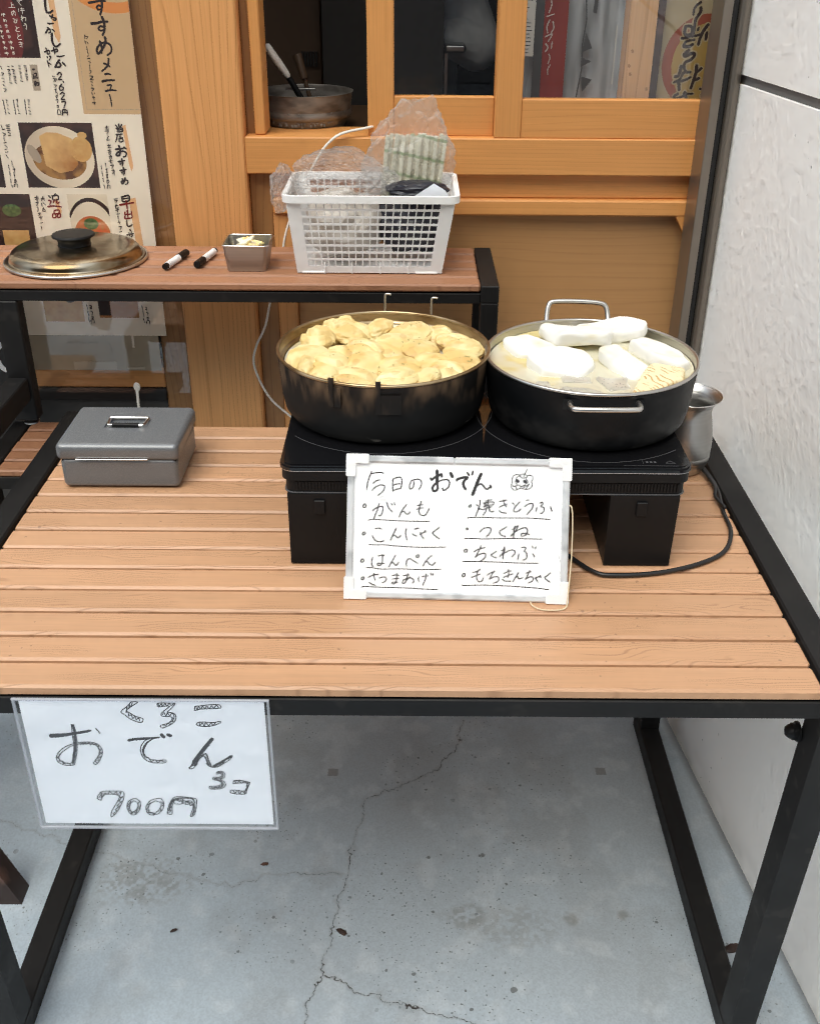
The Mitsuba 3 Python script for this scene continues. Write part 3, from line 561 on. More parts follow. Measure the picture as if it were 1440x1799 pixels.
INK_POSTER = """3.3 -525.8 630.6 -515.9 632.1 -507.1 633.6 -499.1 633.2
3.7 -505.1 636 -505.1 628.3 -506.8 620.5 -510 613.2
2.9 -506.6 625.4 -510.7 626.8 -513.9 623.9 -512.2 620.5 -506.6 621.5
3.8 -526 599.8 -517.1 600.8 -507.1 602.9 -499.5 602.9
3.8 -507.8 609.3 -505.4 602.9 -505.4 595 -506.8 589 -510.4 582.6
2.9 -506 595 -512.4 595.9 -515.7 592 -512.2 589.5 -507.1 591
3.4 -516.2 573 -514.5 565 -515.8 555.9
3.4 -507 579.6 -506.8 573.1 -512.6 563 -520.4 554.9 -522.8 556.9 -522 562.9 -514.9 570 -507.1 571.1 -500.8 569.1 -498.3 563.1 -500.2 557 -506.4 552.4
3 -505.5 546.9 -507.2 538.7 -512.4 532.5 -519.2 527.9
3 -513.7 539.7 -508.4 537.7 -504.9 534.6
3 -514.3 523.3 -509.7 523.8 -505.4 522.8
3.5 -520.3 511.9 -512.8 513.5 -500.5 514
2.6 -512.8 505.7 -506.6 506.2 -509.2 499.4
3 -516.8 496.8 -508.2 498.4 -499.9 497.9
2.2 -511.4 491 -510.3 482.6 -510 472.6
1.3 -539.9 582.9 -540.2 576.9
1.1 -538.5 580.9 -534.8 580.4 -537.4 577.4
1.3 -540.7 573.9 -539.8 568.9
1 -537.6 572.4 -535.9 569.4
1.3 -539.3 564.8 -538.8 560.3
1.3 -539.1 558.8 -538.1 553.8
1.3 -540.2 550.7 -537.4 551.2
1.3 -540.8 546.6 -535.7 547.7
1.3 -538.7 542.6 -535.6 540.6
1 -538.7 538.5 -538.6 531.3
1.3 -539.5 529.3 -537 527.2 -540.3 523.6
1.5 -540.3 520 -535.4 519 -540.5 514.8 -535.5 514.3
1.3 -539.8 511.7 -536.7 510.2
1.3 -540 506.5 -537.4 505.5
1.6 -540.8 501.3 -536.4 500.3 -539.7 497.1
1.3 -541.3 494 -539.5 490.9
1 -536.8 494 -536 491.9
1.6 -540.7 486.7 -536.7 486.7
1.3 -539.3 488.2 -538.4 482.5
1.6 -541.9 478.2 -536.8 478.2
1.3 -538.8 479.8 -538.4 475.1
3.4 -596.6 634.5 -597.2 627.7 -597.6 621.9 -595.9 616 -590.4 616.1 -586.2 619
2.5 -592.4 610.7 -587.4 608.3 -583.2 607.3 -584.8 604.4 -587.9 605.3
2.5 -587.8 612.2 -590.3 607.3
2.2 -597.5 599.8 -592.1 599.4 -588.2 599.9
2.2 -599.1 593.4 -594.6 590.5
2.4 -603.1 585.5 -600.3 589.4 -596.7 591.4 -595.1 587.5 -598.2 585.5
2.2 -591.4 590.5 -588.5 588
3.4 -593.5 584 -594.6 577.5 -594.5 571.5 -592.1 566 -587.8 565.5 -582.2 569.1
2.5 -597.7 558.4 -589.6 561 -588.3 558.5 -591.3 557
2.2 -594.2 563 -593.3 558.5 -593.6 553.4
2.2 -590.2 550.4 -585.9 549.9 -578.4 551.5
2.9 -596.2 533.5 -593.3 538.1 -588.4 544.3 -586.8 544.3
2.9 -589.5 541.2 -586.2 537.2 -589.6 533.6 -595 534
2.9 -582.4 540.3 -578.7 535.7
2 -610.1 556.8 -602.5 559.4 -601.9 556.4
2 -606.9 562.4 -605.7 556.4 -605.7 553.3 -601.7 554.4
1.9 -606.9 549.3 -606.6 547.7
1.9 -602.9 550.3 -600.8 549.3 -604.4 544.2
1.9 -607.4 543.2 -606.7 534
1.9 -605.8 539.6 -602.2 537.6
2.1 -594.2 522.2 -590.9 525.3 -587.8 523.8 -589 519.7 -593.7 514.5 -588.2 514.5
2.1 -586.9 511.9 -585.6 509.4
2.1 -590 506.7 -594.1 502 -593.6 497.8 -589 498.4 -587.4 502.1 -591.1 503.1
2.1 -594.1 491.6 -590.3 494.2 -587.8 492.1 -589.5 488.4 -594.3 483.1 -588.1 483.2
2.1 -593.8 478.9 -587.5 479.5 -591.9 469.4
2.1 -596 458.2 -594.1 466.2 -587.4 465.7 -587.5 458.3
1.8 -594.8 461.9 -587.5 462
1.8 -590.4 466.2 -590.9 462
1.2 -603.5 519.6 -599.7 519.1
1.2 -602.4 516 -599.9 514.4 -602.7 510.8
1.2 -600.3 515.5 -597 515 -599.9 510.8
1.2 -602.3 506.1 -598.6 505.1 -601.9 502
1.2 -602.5 498.3 -600.1 499.4 -602 494.7 -599.2 494.7
1.2 -599.5 492.6 -598.6 491
1.2 -602.4 488.4 -599.4 489.4 -601.8 485.2 -602.6 487.3
1.2 -602.9 482 -600 482.6 -601.3 477.8
1.2 -603.3 472.5 -600.9 473.6 -600.8 470.4 -603.4 469.9
1.2 -604 460.8 -602.8 466.2 -598.7 465.6 -599 460.3
1.2 -603.8 458.7 -599.3 458.7
1.3 -648 535.2 -644.1 535.3
1.3 -647.3 532.7 -644.2 531.7
1.3 -647.5 528.6 -644.2 528.6 -646.4 525.5
1.3 -648 522.4 -644.7 522.4
1.3 -648 519.3 -644.9 518.3 -647.6 515.2
1.3 -647.4 513.1 -645 514.2
1.3 -656.9 535.2 -654.2 534.7
1.3 -657.1 530.6 -653.8 530.6
1.3 -656.9 526 -654.3 524.9 -656.9 522.3
1.3 -655.6 520.3 -656 515.1
1.3 -657.7 512 -654 510.5
1.3 -668.5 535.1 -665.5 533.6
1.3 -669 529.5 -665.3 528.5 -668.1 525.4
1.3 -667.9 523.3 -665.2 522.8
1.3 -668.6 519.2 -664.4 518.2 -667.7 515.1
1.3 -668.6 513 -664.8 512.5
1.3 -667.5 509.9 -664.6 507.8
1.3 -675.8 534.6 -672.7 533.6
1.3 -676.2 529.4 -672.4 528.9 -675.7 526.3
1.3 -675.7 523.3 -672.5 522.3 -675.1 520.2
1.3 -675.1 517.1 -675.5 511.9
1.3 -676.1 508.8 -672.9 507.8
1.3 -686.9 534.5 -685.6 529.4
1.3 -687.7 524.2 -684 523.2 -687.4 520.1
1.3 -688.1 516 -685 514.9
1.3 -687.4 510.8 -684.8 509.8
1.3 -688.4 505.6 -685.4 503.5
1.3 -687.9 499.3 -684.2 498.3 -687.7 494.1
1.3 -651.3 481.7 -648.5 481.7 -650.3 477.5
1.3 -651.8 475.4 -649.2 474.3
1.3 -651.6 470.1 -649 469
1.3 -652 464.8 -648.8 463.7
1.3 -652.3 459.4 -648.4 459.5
1.3 -670.4 481.6 -668 482.7 -669.5 477.4
1.3 -670.4 475.3 -668.9 471 -671.2 471
1.3 -670.2 466.8 -668.6 463.6
1.3 -670.3 460.4 -667.6 459.3
1.3 -687.8 481.5 -685.8 480.5 -688.1 477.3
1.3 -687.5 474.1 -684.9 473.1
1.3 -687.6 467.7 -684.9 466.7
1.3 -687.6 461.3 -685.2 459.2
1.3 -656.3 481.7 -657.1 458.3
1.3 -675.5 481.6 -675.2 458.2
1.3 -692.9 481.5 -692.2 458.1
2.6 -634 529.7 -631.1 530.2
1.9 -634.9 521.5 -634.5 517.3
1.9 -632.8 523.5 -629 523.6 -630.2 519.4 -633 519.4
1.9 -636.3 516.3 -627.9 516.9
2.1 -635.2 510.1 -631.3 509.6 -634.5 503.8
2 -633.2 511.6 -635.3 505.9
2.1 -630.3 509.1 -627.6 508.6 -629.3 504.9 -631.5 505.4
2.6 -502.2 444 -502.2 439.6
2.1 -507.6 442.2 -505.1 439.5
2.1 -497 443.2 -500.4 439
2.3 -507.3 436.8 -497.7 437.8 -497.5 432.4 -506.2 431.4
1.8 -505.8 434.5 -498.1 435.1
2.3 -508.7 426.9 -498.1 427.9
2.1 -506.8 426.9 -508.6 420.5 -511.2 415.1
2.1 -502.2 425.1 -502.7 421.5 -498.8 422.1
2.1 -504.9 419.7 -499 420.6 -498.7 416.1 -504.5 415.1 -504.9 419.7
3 -512.8 402.6 -500.2 404.2
3 -506.3 408.7 -505.7 398.6 -508.5 392.2 -513.2 393 -509.7 397.7 -500.8 399.6 -495.4 396.8 -497 391.7 -501.1 389.8
2.7 -498.1 406 -494.6 403.3
2.5 -510.8 382 -500 383.9
2.5 -504.4 386.6 -503.3 380.2 -505 374.6
2.1 -503.7 380.1 -508.3 379.2 -507.7 376.4
2.5 -509.9 367.1 -499 369
2.5 -503.4 371.8 -502.4 365.2 -504.4 359.6
2.1 -502.9 365.2 -507.3 364.3 -506.7 361.5
2.5 -507.8 353 -506.6 347.3
2.5 -502.7 354.9 -504.4 349.2 -508.9 344.5 -509.8 348.3 -503.2 351.1 -498.6 349.3 -500.2 344.5 -503.2 343.6
2.7 -512.9 321.6 -500.8 324.5 -500.9 315.9 -511.9 313.9 -512.9 321.6
2.2 -512.4 318.1 -501.3 320.1
3.1 -517.6 308.1 -493.5 312.1
2.9 -505.9 314.9 -505.7 301.4
2.6 -506.1 298.5 -506.2 284.8
2.2 -510.4 295.5 -510.9 291.6 -499.9 292.7 -499.3 297.6
2.2 -511.3 288.7 -511.5 283.8 -499.8 285.9 -499 291.7
2.6 -509.4 279.9 -509.4 272.1 -505.7 270.1 -501 273.1
2.8 -505.5 264.2 -504.6 263.2
2.6 -511.6 255.2 -500.3 257.7
2.2 -508.1 258.8 -507.8 253.3
2.2 -504 260.3 -502.7 254.3 -505.1 251.3
2.3 -635.9 322.7 -626 323.7 -626.1 317 -635.1 316 -635.1 321.7
2.2 -629.4 326.5 -633 322.7
2.2 -633.1 316 -635.8 311.1
2.2 -629.2 316 -629.1 310.2 -623.9 312.2
2.4 -641.8 322.6 -639.3 319.8
2.4 -643.1 314.9 -639.3 314 -642.2 308.2
2.6 -645.8 304.3 -636.8 305.3 -622.3 303.9
2.2 -636.1 297.6 -628.1 298 -628.4 292.8 -636.6 292.2 -636.1 297.6
2.2 -640.1 290.8 -634.8 291.2 -635.1 285.5 -640.5 285.1 -640.1 290.8
2.2 -631.3 290.8 -626.3 291.2 -627.1 286 -631.7 285.6 -631.3 290.8
1.3 -526.1 438.5 -520.3 439.4
1.3 -523.4 441.2 -523.5 436.7 -525.5 435.8 -520.7 435.8
1.3 -526.9 432.2 -521.1 433.1 -524.7 427.7
1.3 -522.4 424.1 -526.1 417.7 -521.2 418.3
1.3 -526.4 408.6 -520.5 409.5
1.3 -523.7 411.3 -523.9 405.8 -525.9 405.5 -520.4 405.9
1.3 -526.6 400.3 -521.6 401.3
1.3 -526 397.6 -521.1 398.5
1.3 -523 402.2 -523.5 394.8 -526.4 394.8
1.3 -526 390.2 -521.1 391.1 -522.7 386.5
1.3 -522.8 392.6 -525.6 386.5
1.3 -527 382.8 -521.1 383.7
1.3 -523.8 385.6 -524.5 380 -521.6 380
1.4 -525.2 375.4 -520.2 376.3 -523.9 370.7
1.4 -524.4 367 -519.6 366.1 -524.1 361.3
1.3 -521.2 368.9 -520.5 359.5
1.4 -534.2 379.9 -534 374.4
1.3 -534.7 368.8 -532.1 369.7 -534.4 364.1 -531.5 364.1
1.4 -535.1 359.4 -532 360.4 -535.2 355.6 -532.8 354.7 -535.1 359.4
1.4 -535.5 349 -532.7 350.9 -531.9 347.2 -535.5 345.2 -535.5 349
1.4 -536.2 336.7 -535.2 341.5 -531.3 341.5 -531.2 336.4
1.4 -541.6 375.2 -541.5 368.7
1.3 -542 365 -541.1 357.5
1.4 -541.7 353.7 -541.5 348
1.4 -541.3 342.4 -541.1 336.7
1.4 -527.1 317.6 -521 319.2
1.4 -526.5 314.8 -521.5 315.8 -524.9 311.9
1.4 -526.7 306.1 -521.6 307.1
1.4 -524.3 309 -526.2 302.2 -521.2 303.2
1.4 -526.7 298.3 -520.6 299.9
1.4 -523.4 301.3 -523.8 295.4
1.4 -525.7 291.5 -520.6 292.5
1.4 -524.1 288.6 -524.3 282.8
1.4 -525.6 276.9 -520.6 277.9
1.4 -523.9 279.8 -522.1 273.9
1.4 -525.3 269 -520 270 -523.4 264.1
1.4 -524.9 260.1 -520.8 261.1
1.4 -656.3 317.7 -650.3 318.7
1.4 -652.1 321.6 -656 313.9
1.4 -652.4 317.8 -649.9 314.9
1.4 -656.6 310 -656.6 304.2
1.4 -653.5 311 -650.2 307.2
1.4 -654.7 301.4 -651.8 297.5
1.4 -654 302.3 -656.9 296.5 -652.1 295.9
1.4 -666.8 319.6 -660.7 320.6
1.4 -666.3 316.7 -660.2 317.7
1.4 -662.9 322.5 -663.8 313.8
1.4 -666.3 310.9 -662.2 311.9 -666.1 306.1
1.4 -665.6 303.2 -664.2 300.3 -666 295.5
1.4 -665.6 291.6 -661.5 292.6 -665.3 287.7
1.4 -664.8 284.7 -659.7 285.8
1.4 -661.9 286.7 -662.5 280.8
1.4 -665.1 274.9 -660.4 276
1.4 -664.1 269 -663.8 264.1
1.3 -695.2 441 -689.3 441.9
1.3 -694.7 438.3 -689.8 439.2
1.3 -695.2 435.6 -689.5 435.6
1.3 -694.9 432 -689.1 432.9
1.3 -693.5 429.3 -689.7 426.6
1.3 -694.5 423.9 -689.6 424.8
1.3 -703.7 440.9 -702.8 435.5
1.3 -703.1 433.7 -698.2 434.7
1.3 -703.2 428.3 -698.8 426.5 -703.3 422.9
1.3 -702.8 420.2 -702.7 415.6
1.3 -704.4 412 -699.4 412.9
1.3 -703.1 408.3 -700 404.7
1.3 -704.5 401 -700.5 401.9
1.3 -704.4 396.4 -699.4 397.3
1.3 -704.3 391.8 -701.4 386.3
1.3 -696.5 381.7 -696.7 375.1
1.3 -696.1 373.3 -695.1 371.4
1.4 -696.6 367.7 -693.1 368.6 -696.2 362.1
1.4 -696 360.2 -696.2 354.6
1.3 -697.6 348.9 -695.4 350.8 -694.5 347 -697.9 345.1 -695.7 348.9
1.4 -699.5 338.5 -698.5 342.3 -694 342.3 -693.9 337.2
1.3 -703.5 375.1 -702.9 367.6
1.3 -703.6 363.9 -703.1 356.4
1.4 -704.1 350.7 -704.2 345.1
1.4 -703.9 341.3 -702.6 337.5
1.5 -725.1 126 -722.4 122.6 -726.3 119.2 -723.4 116.9
1.5 -726.2 113.5 -723.3 111.2 -726.1 107.7
1.5 -725.6 104.3 -724.2 99.7
1.5 -728.1 90.4 -727.1 96.2 -722.6 96.2 -723 90.5
1.5 -731.9 124.8 -731.1 116.9
1.5 -731.7 113.4 -731 105.4
1.5 -731.6 101.9 -730.8 93.9
1.5 -598.6 123.5 -594.6 121.2 -598.4 117.8 -595.2 116.7 -599.1 120.1
1.5 -598.1 112.1 -594.7 109.8 -596.9 105.2
1.5 -597.4 101.7 -594.7 100.6 -596.9 97.1 -597.5 100.6
1.5 -600.3 89 -599.5 94.8 -594.5 95.3 -594.5 89.1
1.5 -604 124.6 -603.1 115.5
1.5 -603.6 112 -602.8 102.9
1.5 -604.4 99.4 -603.3 91.3
1.5 -495.3 120.8 -492.2 118.6 -493.9 114
1.5 -495.1 116.2 -492 116.3
1.5 -494.3 110.5 -491.5 109.4 -492.7 104.8
1.5 -494.3 101.3 -491.1 100.2 -493.7 96.7 -494.4 100.2
1.5 -496.2 88.6 -495.6 93.7 -490.6 94.2 -490.5 88.2
1.5 -501.6 123 -500.5 113.9
1.5 -500.8 111.6 -499.7 102.4
1.5 -501.2 99 -499.9 90.9"""
INK_RSIGN = """4.3 484.7 633.1 479 628.7 475.1 622.6 474.8 614.3
5.2 485.9 624.4 486.3 618.3 483.2 613.1 480.1 607.8 479.1 600.8 479.1 590.2 478.1 580.4
5.2 464.3 595.4 463.6 586.5 467.1 582.1 473.8 583.1 476.2 586.6 474.6 594.6 469.1 596.3 464.3 595.4
4.4 460 577.2 467.7 577.7 475.2 580.4 483.8 581.3 489.4 583.2
4.4 464.5 565.1 467.6 571.4 475 574.2 481.8 575.1
5.3 465.6 564.3 474.5 564.3 479.8 567.9
3.5 485.5 590.2 486.9 593.8
5.2 501.8 598.3 496.2 590.3 491.9 579.6 489.6 568
5.2 501.7 585.9 501.1 576.1
5.3 474.3 558 467.4 551.7 470.7 549 478 552.6 483.8 553.6 485.3 550 480.3 543.6 471 539 469.8 533.5
5.4 465 532.6 463.5 521.6 461.1 516.9 456.3 516
4.5 480.1 523.5 470.3 522.5 465.7 512.4 455.5 506.8
5.4 464.2 508.7 466.1 494.7
4.5 462.5 506.8 475.8 511.5 483.2 515.2
4.5 468.8 533.5 474 524.4 482.1 523.5
5.4 491.5 533.6 492 523.6 489.7 511.6 486.6 497.7
4.5 500 529.6 493.9 523.6
4.5 498.4 513.5 488.9 509.7
4.5 465 488.2 458.6 483.5 462.1 479.7 469.7 482.6 474.5 484.5
5.4 476.7 490.1 481.5 477
3.6 474.9 488.3 490.9 488.4
5.4 509.5 511.7 519.2 513.6 526.8 509.1 527.2 499.8 520.4 492.3 509.2 486.6
6.3 508.3 485.7 519.5 484.8 527.6 490.5
3.6 502.7 496.8 504.8 495.9
3.6 507.4 498.7 509.1 497.3
4.4 515.1 625.5 511.1 620.2 514.5 616.8 519.9 619.4 520.1 624.6 515.1 625.5
6.1 513.1 587.7 527.8 586.9
6.1 526.7 606.3 527.7 594 525.4 583.4
4.4 518.1 573.5 529.1 571.8 526 560.1 527.4 551.1
4.4 519.7 550.2 526.7 549.3
3.5 516.2 540.6 527.8 542.1
5.4 523.2 532.9 528.1 520.1"""

# ------------------------------------------------------------------ the setting
def sheet(x0, x1, y0, y1, z, nx=2, ny=2):
    X, Y = np.meshgrid(np.linspace(x0, x1, nx), np.linspace(y0, y1, ny)); v = np.stack([X, Y, X * 0 + z], -1).reshape(-1, 3)
    f = [[j * nx + i, j * nx + i + 1, (j + 1) * nx + i + 1, (j + 1) * nx + i] for j in range(ny - 1) for i in range(nx - 1)]
    return v, np.array(f)
FZ = -H
obj('ground', sheet(-60, 60, -60, 60, FZ - 0.005), 'm_asphalt', kind='structure')
obj('concrete_floor', sheet(-6, 6, -2.6, 4, FZ), 'm_concrete', kind='structure')

# white rendered wall on the right: it runs at 6.8 degrees to the table
WD = np.array([0.1188, -0.9929, 0]); WN = np.array([0.9929, 0.1188, 0])
def wall_slab(s0, s1, z0, z1, d0, d1):
    P = [np.array([.5302, .90, 0]) + WD * s + WN * d + [0, 0, z] for s in (s0, s1) for d in (d0, d1) for z in (z0, z1)]
    return hull(P)
w = thing('side_wall', 'rough white rendered wall with a dark horizontal joint, right of the table', 'wall')
obj('panel', wall_slab(0, 3.2, FZ, .5215, 0, .12), 'm_stucco', w); obj('panel', wall_slab(0, 3.2, .5365, 3.0, 0, .12), 'm_stucco', w)
obj('joint', wall_slab(-.05, 3.2, .5217, .5363, .007, .12), 'm_sealant', w, label='dark grey recessed joint')

fac = thing('timber_shop', 'orange timber shop front with sliding windows above a boarded dado', 'building')
def fp(name, x0, x1, y0, z0, z1, m, d=.04, b=.002, **k): return obj(name, box(x0, x1, y0, y0 + d, z0, z1, b), m, fac, **k)
fp('post', -.4245, -.2885, .95, FZ, 1.75, 'm_wood_post', .12, .003)
fp('jamb', -.478, -.4255, .976, FZ, 1.75, 'm_wood_dark', .06)
fp('jamb', -.2880, -.2715, .985, .3645, 1.75, 'm_wood_dark', .06)
fp('jamb', -.2713, -.2535, .968, .4262, 1.75, 'm_wood_stile', .07)
fp('sill_rail', -.2878, .5, .95, .3645, .4259, 'm_wood_rail', .05, .002)
fp('window_track', -.2710, .5, .9992, .3645, .4215, 'm_wood_rail', .09, .001)
fp('recessed_board', -.2470, .5, .972, .3214, .3640, 'm_wood_rail', .03)
fp('trim_rail', -.2470, .5, .957, .2934, .3212, 'm_wood_rail', .045, .003)
fp('dado_panel', -.2120, .52, .981, FZ, .2932, 'm_wood_panel', .03)
obj('corner_brace', hull([[.470, y, .2935] for y in (.9585, .98)] + [[.497, y, .3200] for y in (.9585, .98)] + [[.499, y, .262] for y in (.9585, .98)] + [[.488, y, .262] for y in (.9585, .98)]), 'm_wood_stile', fac)
fp('dado_board', -.2880, -.2485, .976, FZ, .3635, 'm_wood_dark', .03)
fp('dado_board', -.2480, -.2125, .966, FZ, .2930, 'm_wood_post', .03)
fp('base_rail', -2.2, -.479, .978, -.049, -.0065, 'm_wood_rail', .05)
fp('plinth', -2.2, -.479, .972, -.075, -.0495, 'm_gasket', .06)
fp('kick_plate', -2.2, -.479, .985, FZ, -.0755, 'm_kick', .03)
fp('lintel', -2.2, .62, .95, 1.30, 1.75, 'm_wood_rail', .12)
fp('upper_wall', -6, 1.5, .97, 1.7502, 3.2, 'm_stucco', .2)
fp('left_wall', -6, -2.2005, .96, FZ, 1.75, 'm_wood_panel', .1)
# sliding sashes
def sash(label, x0, x1, sw0, sw1, y, gy, z0, zr, ztop, x_in0, x_in1):
    s = key_for('window', fac); labels[s] = {'label': label}
    obj('stile', box(x0, x_in0, y, y + .028, z0, ztop, .0015), 'm_wood_stile', s)
    if x_in1 < x1: obj('stile', box(x_in1, x1, y, y + .028, z0, ztop, .0015), 'm_wood_stile', s)
    obj('rail', box(x_in0 + .0004, x_in1 - .0004, y + .0015, y + .0265, z0, zr, .0012), 'm_wood_rail', s)
    obj('rail', box(x_in0 + .0004, x_in1 - .0004, y + .0015, y + .0265, ztop - .06, ztop, .0012), 'm_wood_rail', s)
    g = trimesh.Trimesh([[x_in0 - .004, gy, zr - .004], [x_in1 + .004, gy, zr - .004], [x_in1 + .004, gy, ztop - .05], [x_in0 - .004, gy, ztop - .05]], [[0, 1, 2], [0, 2, 3]], process=False)
    obj('pane', g, 'm_window_glass', s)
sash('timber window sash with dark glass, left of the grey reflection', -.0772, .1390, 0, 0, .970, .984, .4262, .4895, 1.298, -.0322, .1388)
sash('timber window sash in front of the reflected red banner and yellow sign', .1392, .62, 0, 0, .953, .967, .4262, .4885, 1.298, .1842, .60)
gl = trimesh.Trimesh([[-2.2, .9535, -.0495], [-.4265, .9535, -.0495], [-.4265, .9535, 1.299], [-2.2, .9535, 1.299]], [[0, 1, 2], [0, 2, 3]], process=False)
obj('pane', gl, 'm_window_glass', fac)
# aluminium corner frame
cf = thing('corner_frame', 'grey metal frame standing between the timber front and the white wall', 'frame')
obj('fin', box(.4835, .4985, .885, .955, FZ, 1.9, .001), 'm_alu', cf)
obj('gasket', box(.499, .5105, .898, .96, FZ, 1.9, .0005), 'm_gasket', cf)
obj('tube', cat_([tube([[.519, .895, FZ], [.519, .895, 1.9]], .0088, 20), box(.512, .5295, .896, .96, FZ, 1.9, .0005)]), 'm_alu', cf, smooth=35)
# room behind
rm = thing('shop_interior', 'dim shop interior behind the windows', 'room')
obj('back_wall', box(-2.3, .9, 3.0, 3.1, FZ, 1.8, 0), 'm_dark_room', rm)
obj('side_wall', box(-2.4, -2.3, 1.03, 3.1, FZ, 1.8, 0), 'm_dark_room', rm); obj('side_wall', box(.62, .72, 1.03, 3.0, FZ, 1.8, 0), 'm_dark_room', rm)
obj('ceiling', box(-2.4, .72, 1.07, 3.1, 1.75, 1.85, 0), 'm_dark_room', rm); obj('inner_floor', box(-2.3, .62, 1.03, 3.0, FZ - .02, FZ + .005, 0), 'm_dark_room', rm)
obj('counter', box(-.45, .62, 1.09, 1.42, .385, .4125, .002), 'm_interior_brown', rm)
c = thing('cabinet', 'brown cabinet with slotted vents in the dark behind the saucepan', 'cabinet')
obj('body', box(-.322, -.195, 1.5, 1.8, .20, .75, .003), 'm_interior_brown', c)
for k in range(6): obj('slot', box(-.238 + k * .006, -.235 + k * .006, 1.494, 1.4995, .478, .508, 0), 'm_gasket', c)

# ------------------------------------------------------------------ the tables
XL, XR, P = -.562, .4691, .05
t = thing('table', 'long table of tan wood-grain planks in a black steel frame', 'table')
for k in range(14):
    w0 = .0448 + .0006 * (rng.random() - .5)
    obj('plank', box(XL + .0035 + .0012 * rng.random(), XR - .0035 - .0012 * rng.random(), k * P + .0004, k * P + w0, -.0145, -.0008 * rng.random(), .0030), 'm_plank', t)
for s, x0 in ((-1, XL - .0385), (1, XR)):
    x1 = x0 + .038
    obj('top_rail', box(x0, x1, -.006, .752, -.038, .0012, .0025), 'm_black_steel', t)
    def leg(ya, yb, yc, yd): return hull([[x, y, z] for x in (x0 + .0008, x1 - .0008) for y, z in ((ya, -.0382), (yb, -.0382), (yc, FZ + .0402), (yd, FZ + .0402))])
    obj('leg', leg(-.004, .040, .038, .082), 'm_black_steel', t)
    obj('leg', leg(.705, .745, .705, .745), 'm_black_steel', t)
    obj('foot_rail', box(x0, x1, .034, .765, FZ + .0005, FZ + .040, .0025), 'm_black_steel', t)
    nx = XL if s < 0 else XR
    pr_ = [(.0005, .016), (.006, .0150), (.0088, .011), (.0092, .0085), (.0105, .008), (.0105, .003), (.0125, .0025), (.0125, 0)]
    m = lathe(pr_, 20); R = trimesh.transformations.rotation_matrix(math.pi / 2 * s * -1, [0, 1, 0]); m.apply_transform(R); m.apply_translation([nx - s * .0008, .047, -.099])
    obj('bolt', m, 'm_black_plastic', t, smooth=40)
obj('apron', box(XL + .0005, XR - .0005, .001, .028, -.0412, -.0165, .0015), 'm_black_steel', t)
obj('apron', box(XL + .0005, XR - .0005, .672, .698, -.0412, -.0165, .0015), 'm_black_steel', t)
for x in (-.3, -.04, .22): obj('cross_bar', box(x, x + .025, .0285, .6715, -.034, -.0149, .001), 'm_black_steel', t)
obj('scratch', box(.4795, .4965, .0205, .0216, -.2665, -.2652, 0), 'm_steel_scratch', t)

s = thing('shelf', 'raised plank shelf in black steel standing behind the table against the shop front', 'shelf')
for k in range(5):
    y = .701 + k * .045
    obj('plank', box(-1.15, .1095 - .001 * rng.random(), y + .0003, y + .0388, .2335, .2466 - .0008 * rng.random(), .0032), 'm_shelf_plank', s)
obj('top_rail', box(.1105, .1395, .699, .928, .2165, .2445, .0015), 'm_black_steel', s)
obj('apron', box(-1.15, .1103, .7035, .727, .2140, .2310, .0012), 'm_black_steel', s)
obj('apron', box(-1.15, .1103, .902, .925, .2140, .2310, .0012), 'm_black_steel', s)
obj('post', box(.1108, .1392, .6995, .730, -.040, .2163, .0015), 'm_black_steel', s); obj('stretcher', box(.1112, .1388, .7302, .8968, -.040, -.012, .0015), 'm_black_steel', s); obj('post', box(.1108, .1392, .897, .926, FZ + .001, .2163, .0015), 'm_black_steel', s)
obj('post', box(-.672, -.6335, .702, .731, .004, .2138, .002), 'm_black_steel', s); obj('post', box(-1.14, -1.11, .897, .926, FZ + .001, .2138, .002), 'm_black_steel', s); obj('post', box(-1.14, -1.11, .702, .731, FZ + .001, .2138, .002), 'm_black_steel', s)
obj('stretcher', box(-.6718, -.638, .40, .7018, .043, .083, .002), 'm_black_steel', s)
obj('stretcher', box(-1.14, -.6722, .40, .43, .0432, .0828, .002), 'm_black_steel', s); obj('stretcher', box(-1.14, -1.11, .4302, .7018, .0432, .0828, .002), 'm_black_steel', s)
obj('foot', cat_([lathe([(.0001, -.004), (.013, -.004), (.014, -.001), (.006, .001), (.006, .004)], 20, (-.650, .716, 0))]), 'm_steel', s, smooth=40)

b = thing('bench', 'low plank bench in black steel behind the left end of the table', 'bench')
for k in range(5):
    y = .720 + k * .0425
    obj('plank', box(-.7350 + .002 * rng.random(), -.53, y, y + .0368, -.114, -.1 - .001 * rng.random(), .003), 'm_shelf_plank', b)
obj('side_rail', box(-.772, -.7375, .716, .935, -.132, -.103, .002), 'm_black_steel', b); obj('side_rail', box(-.529, -.4945, .716, .935, -.132, -.101, .002), 'm_black_steel', b)
obj('apron', box(-.7370, -.5295, .722, .742, -.140, -.1155, .0015), 'm_black_steel', b)
for x in (-.772,):
    obj('leg', box(x + .0005, x + .034, .7165, .745, FZ + .001, -.1322, .0015), 'm_black_steel', b); obj('leg', box(x + .0005, x + .034, .905, .9345, FZ + .001, -.1322, .0015), 'm_black_steel', b)

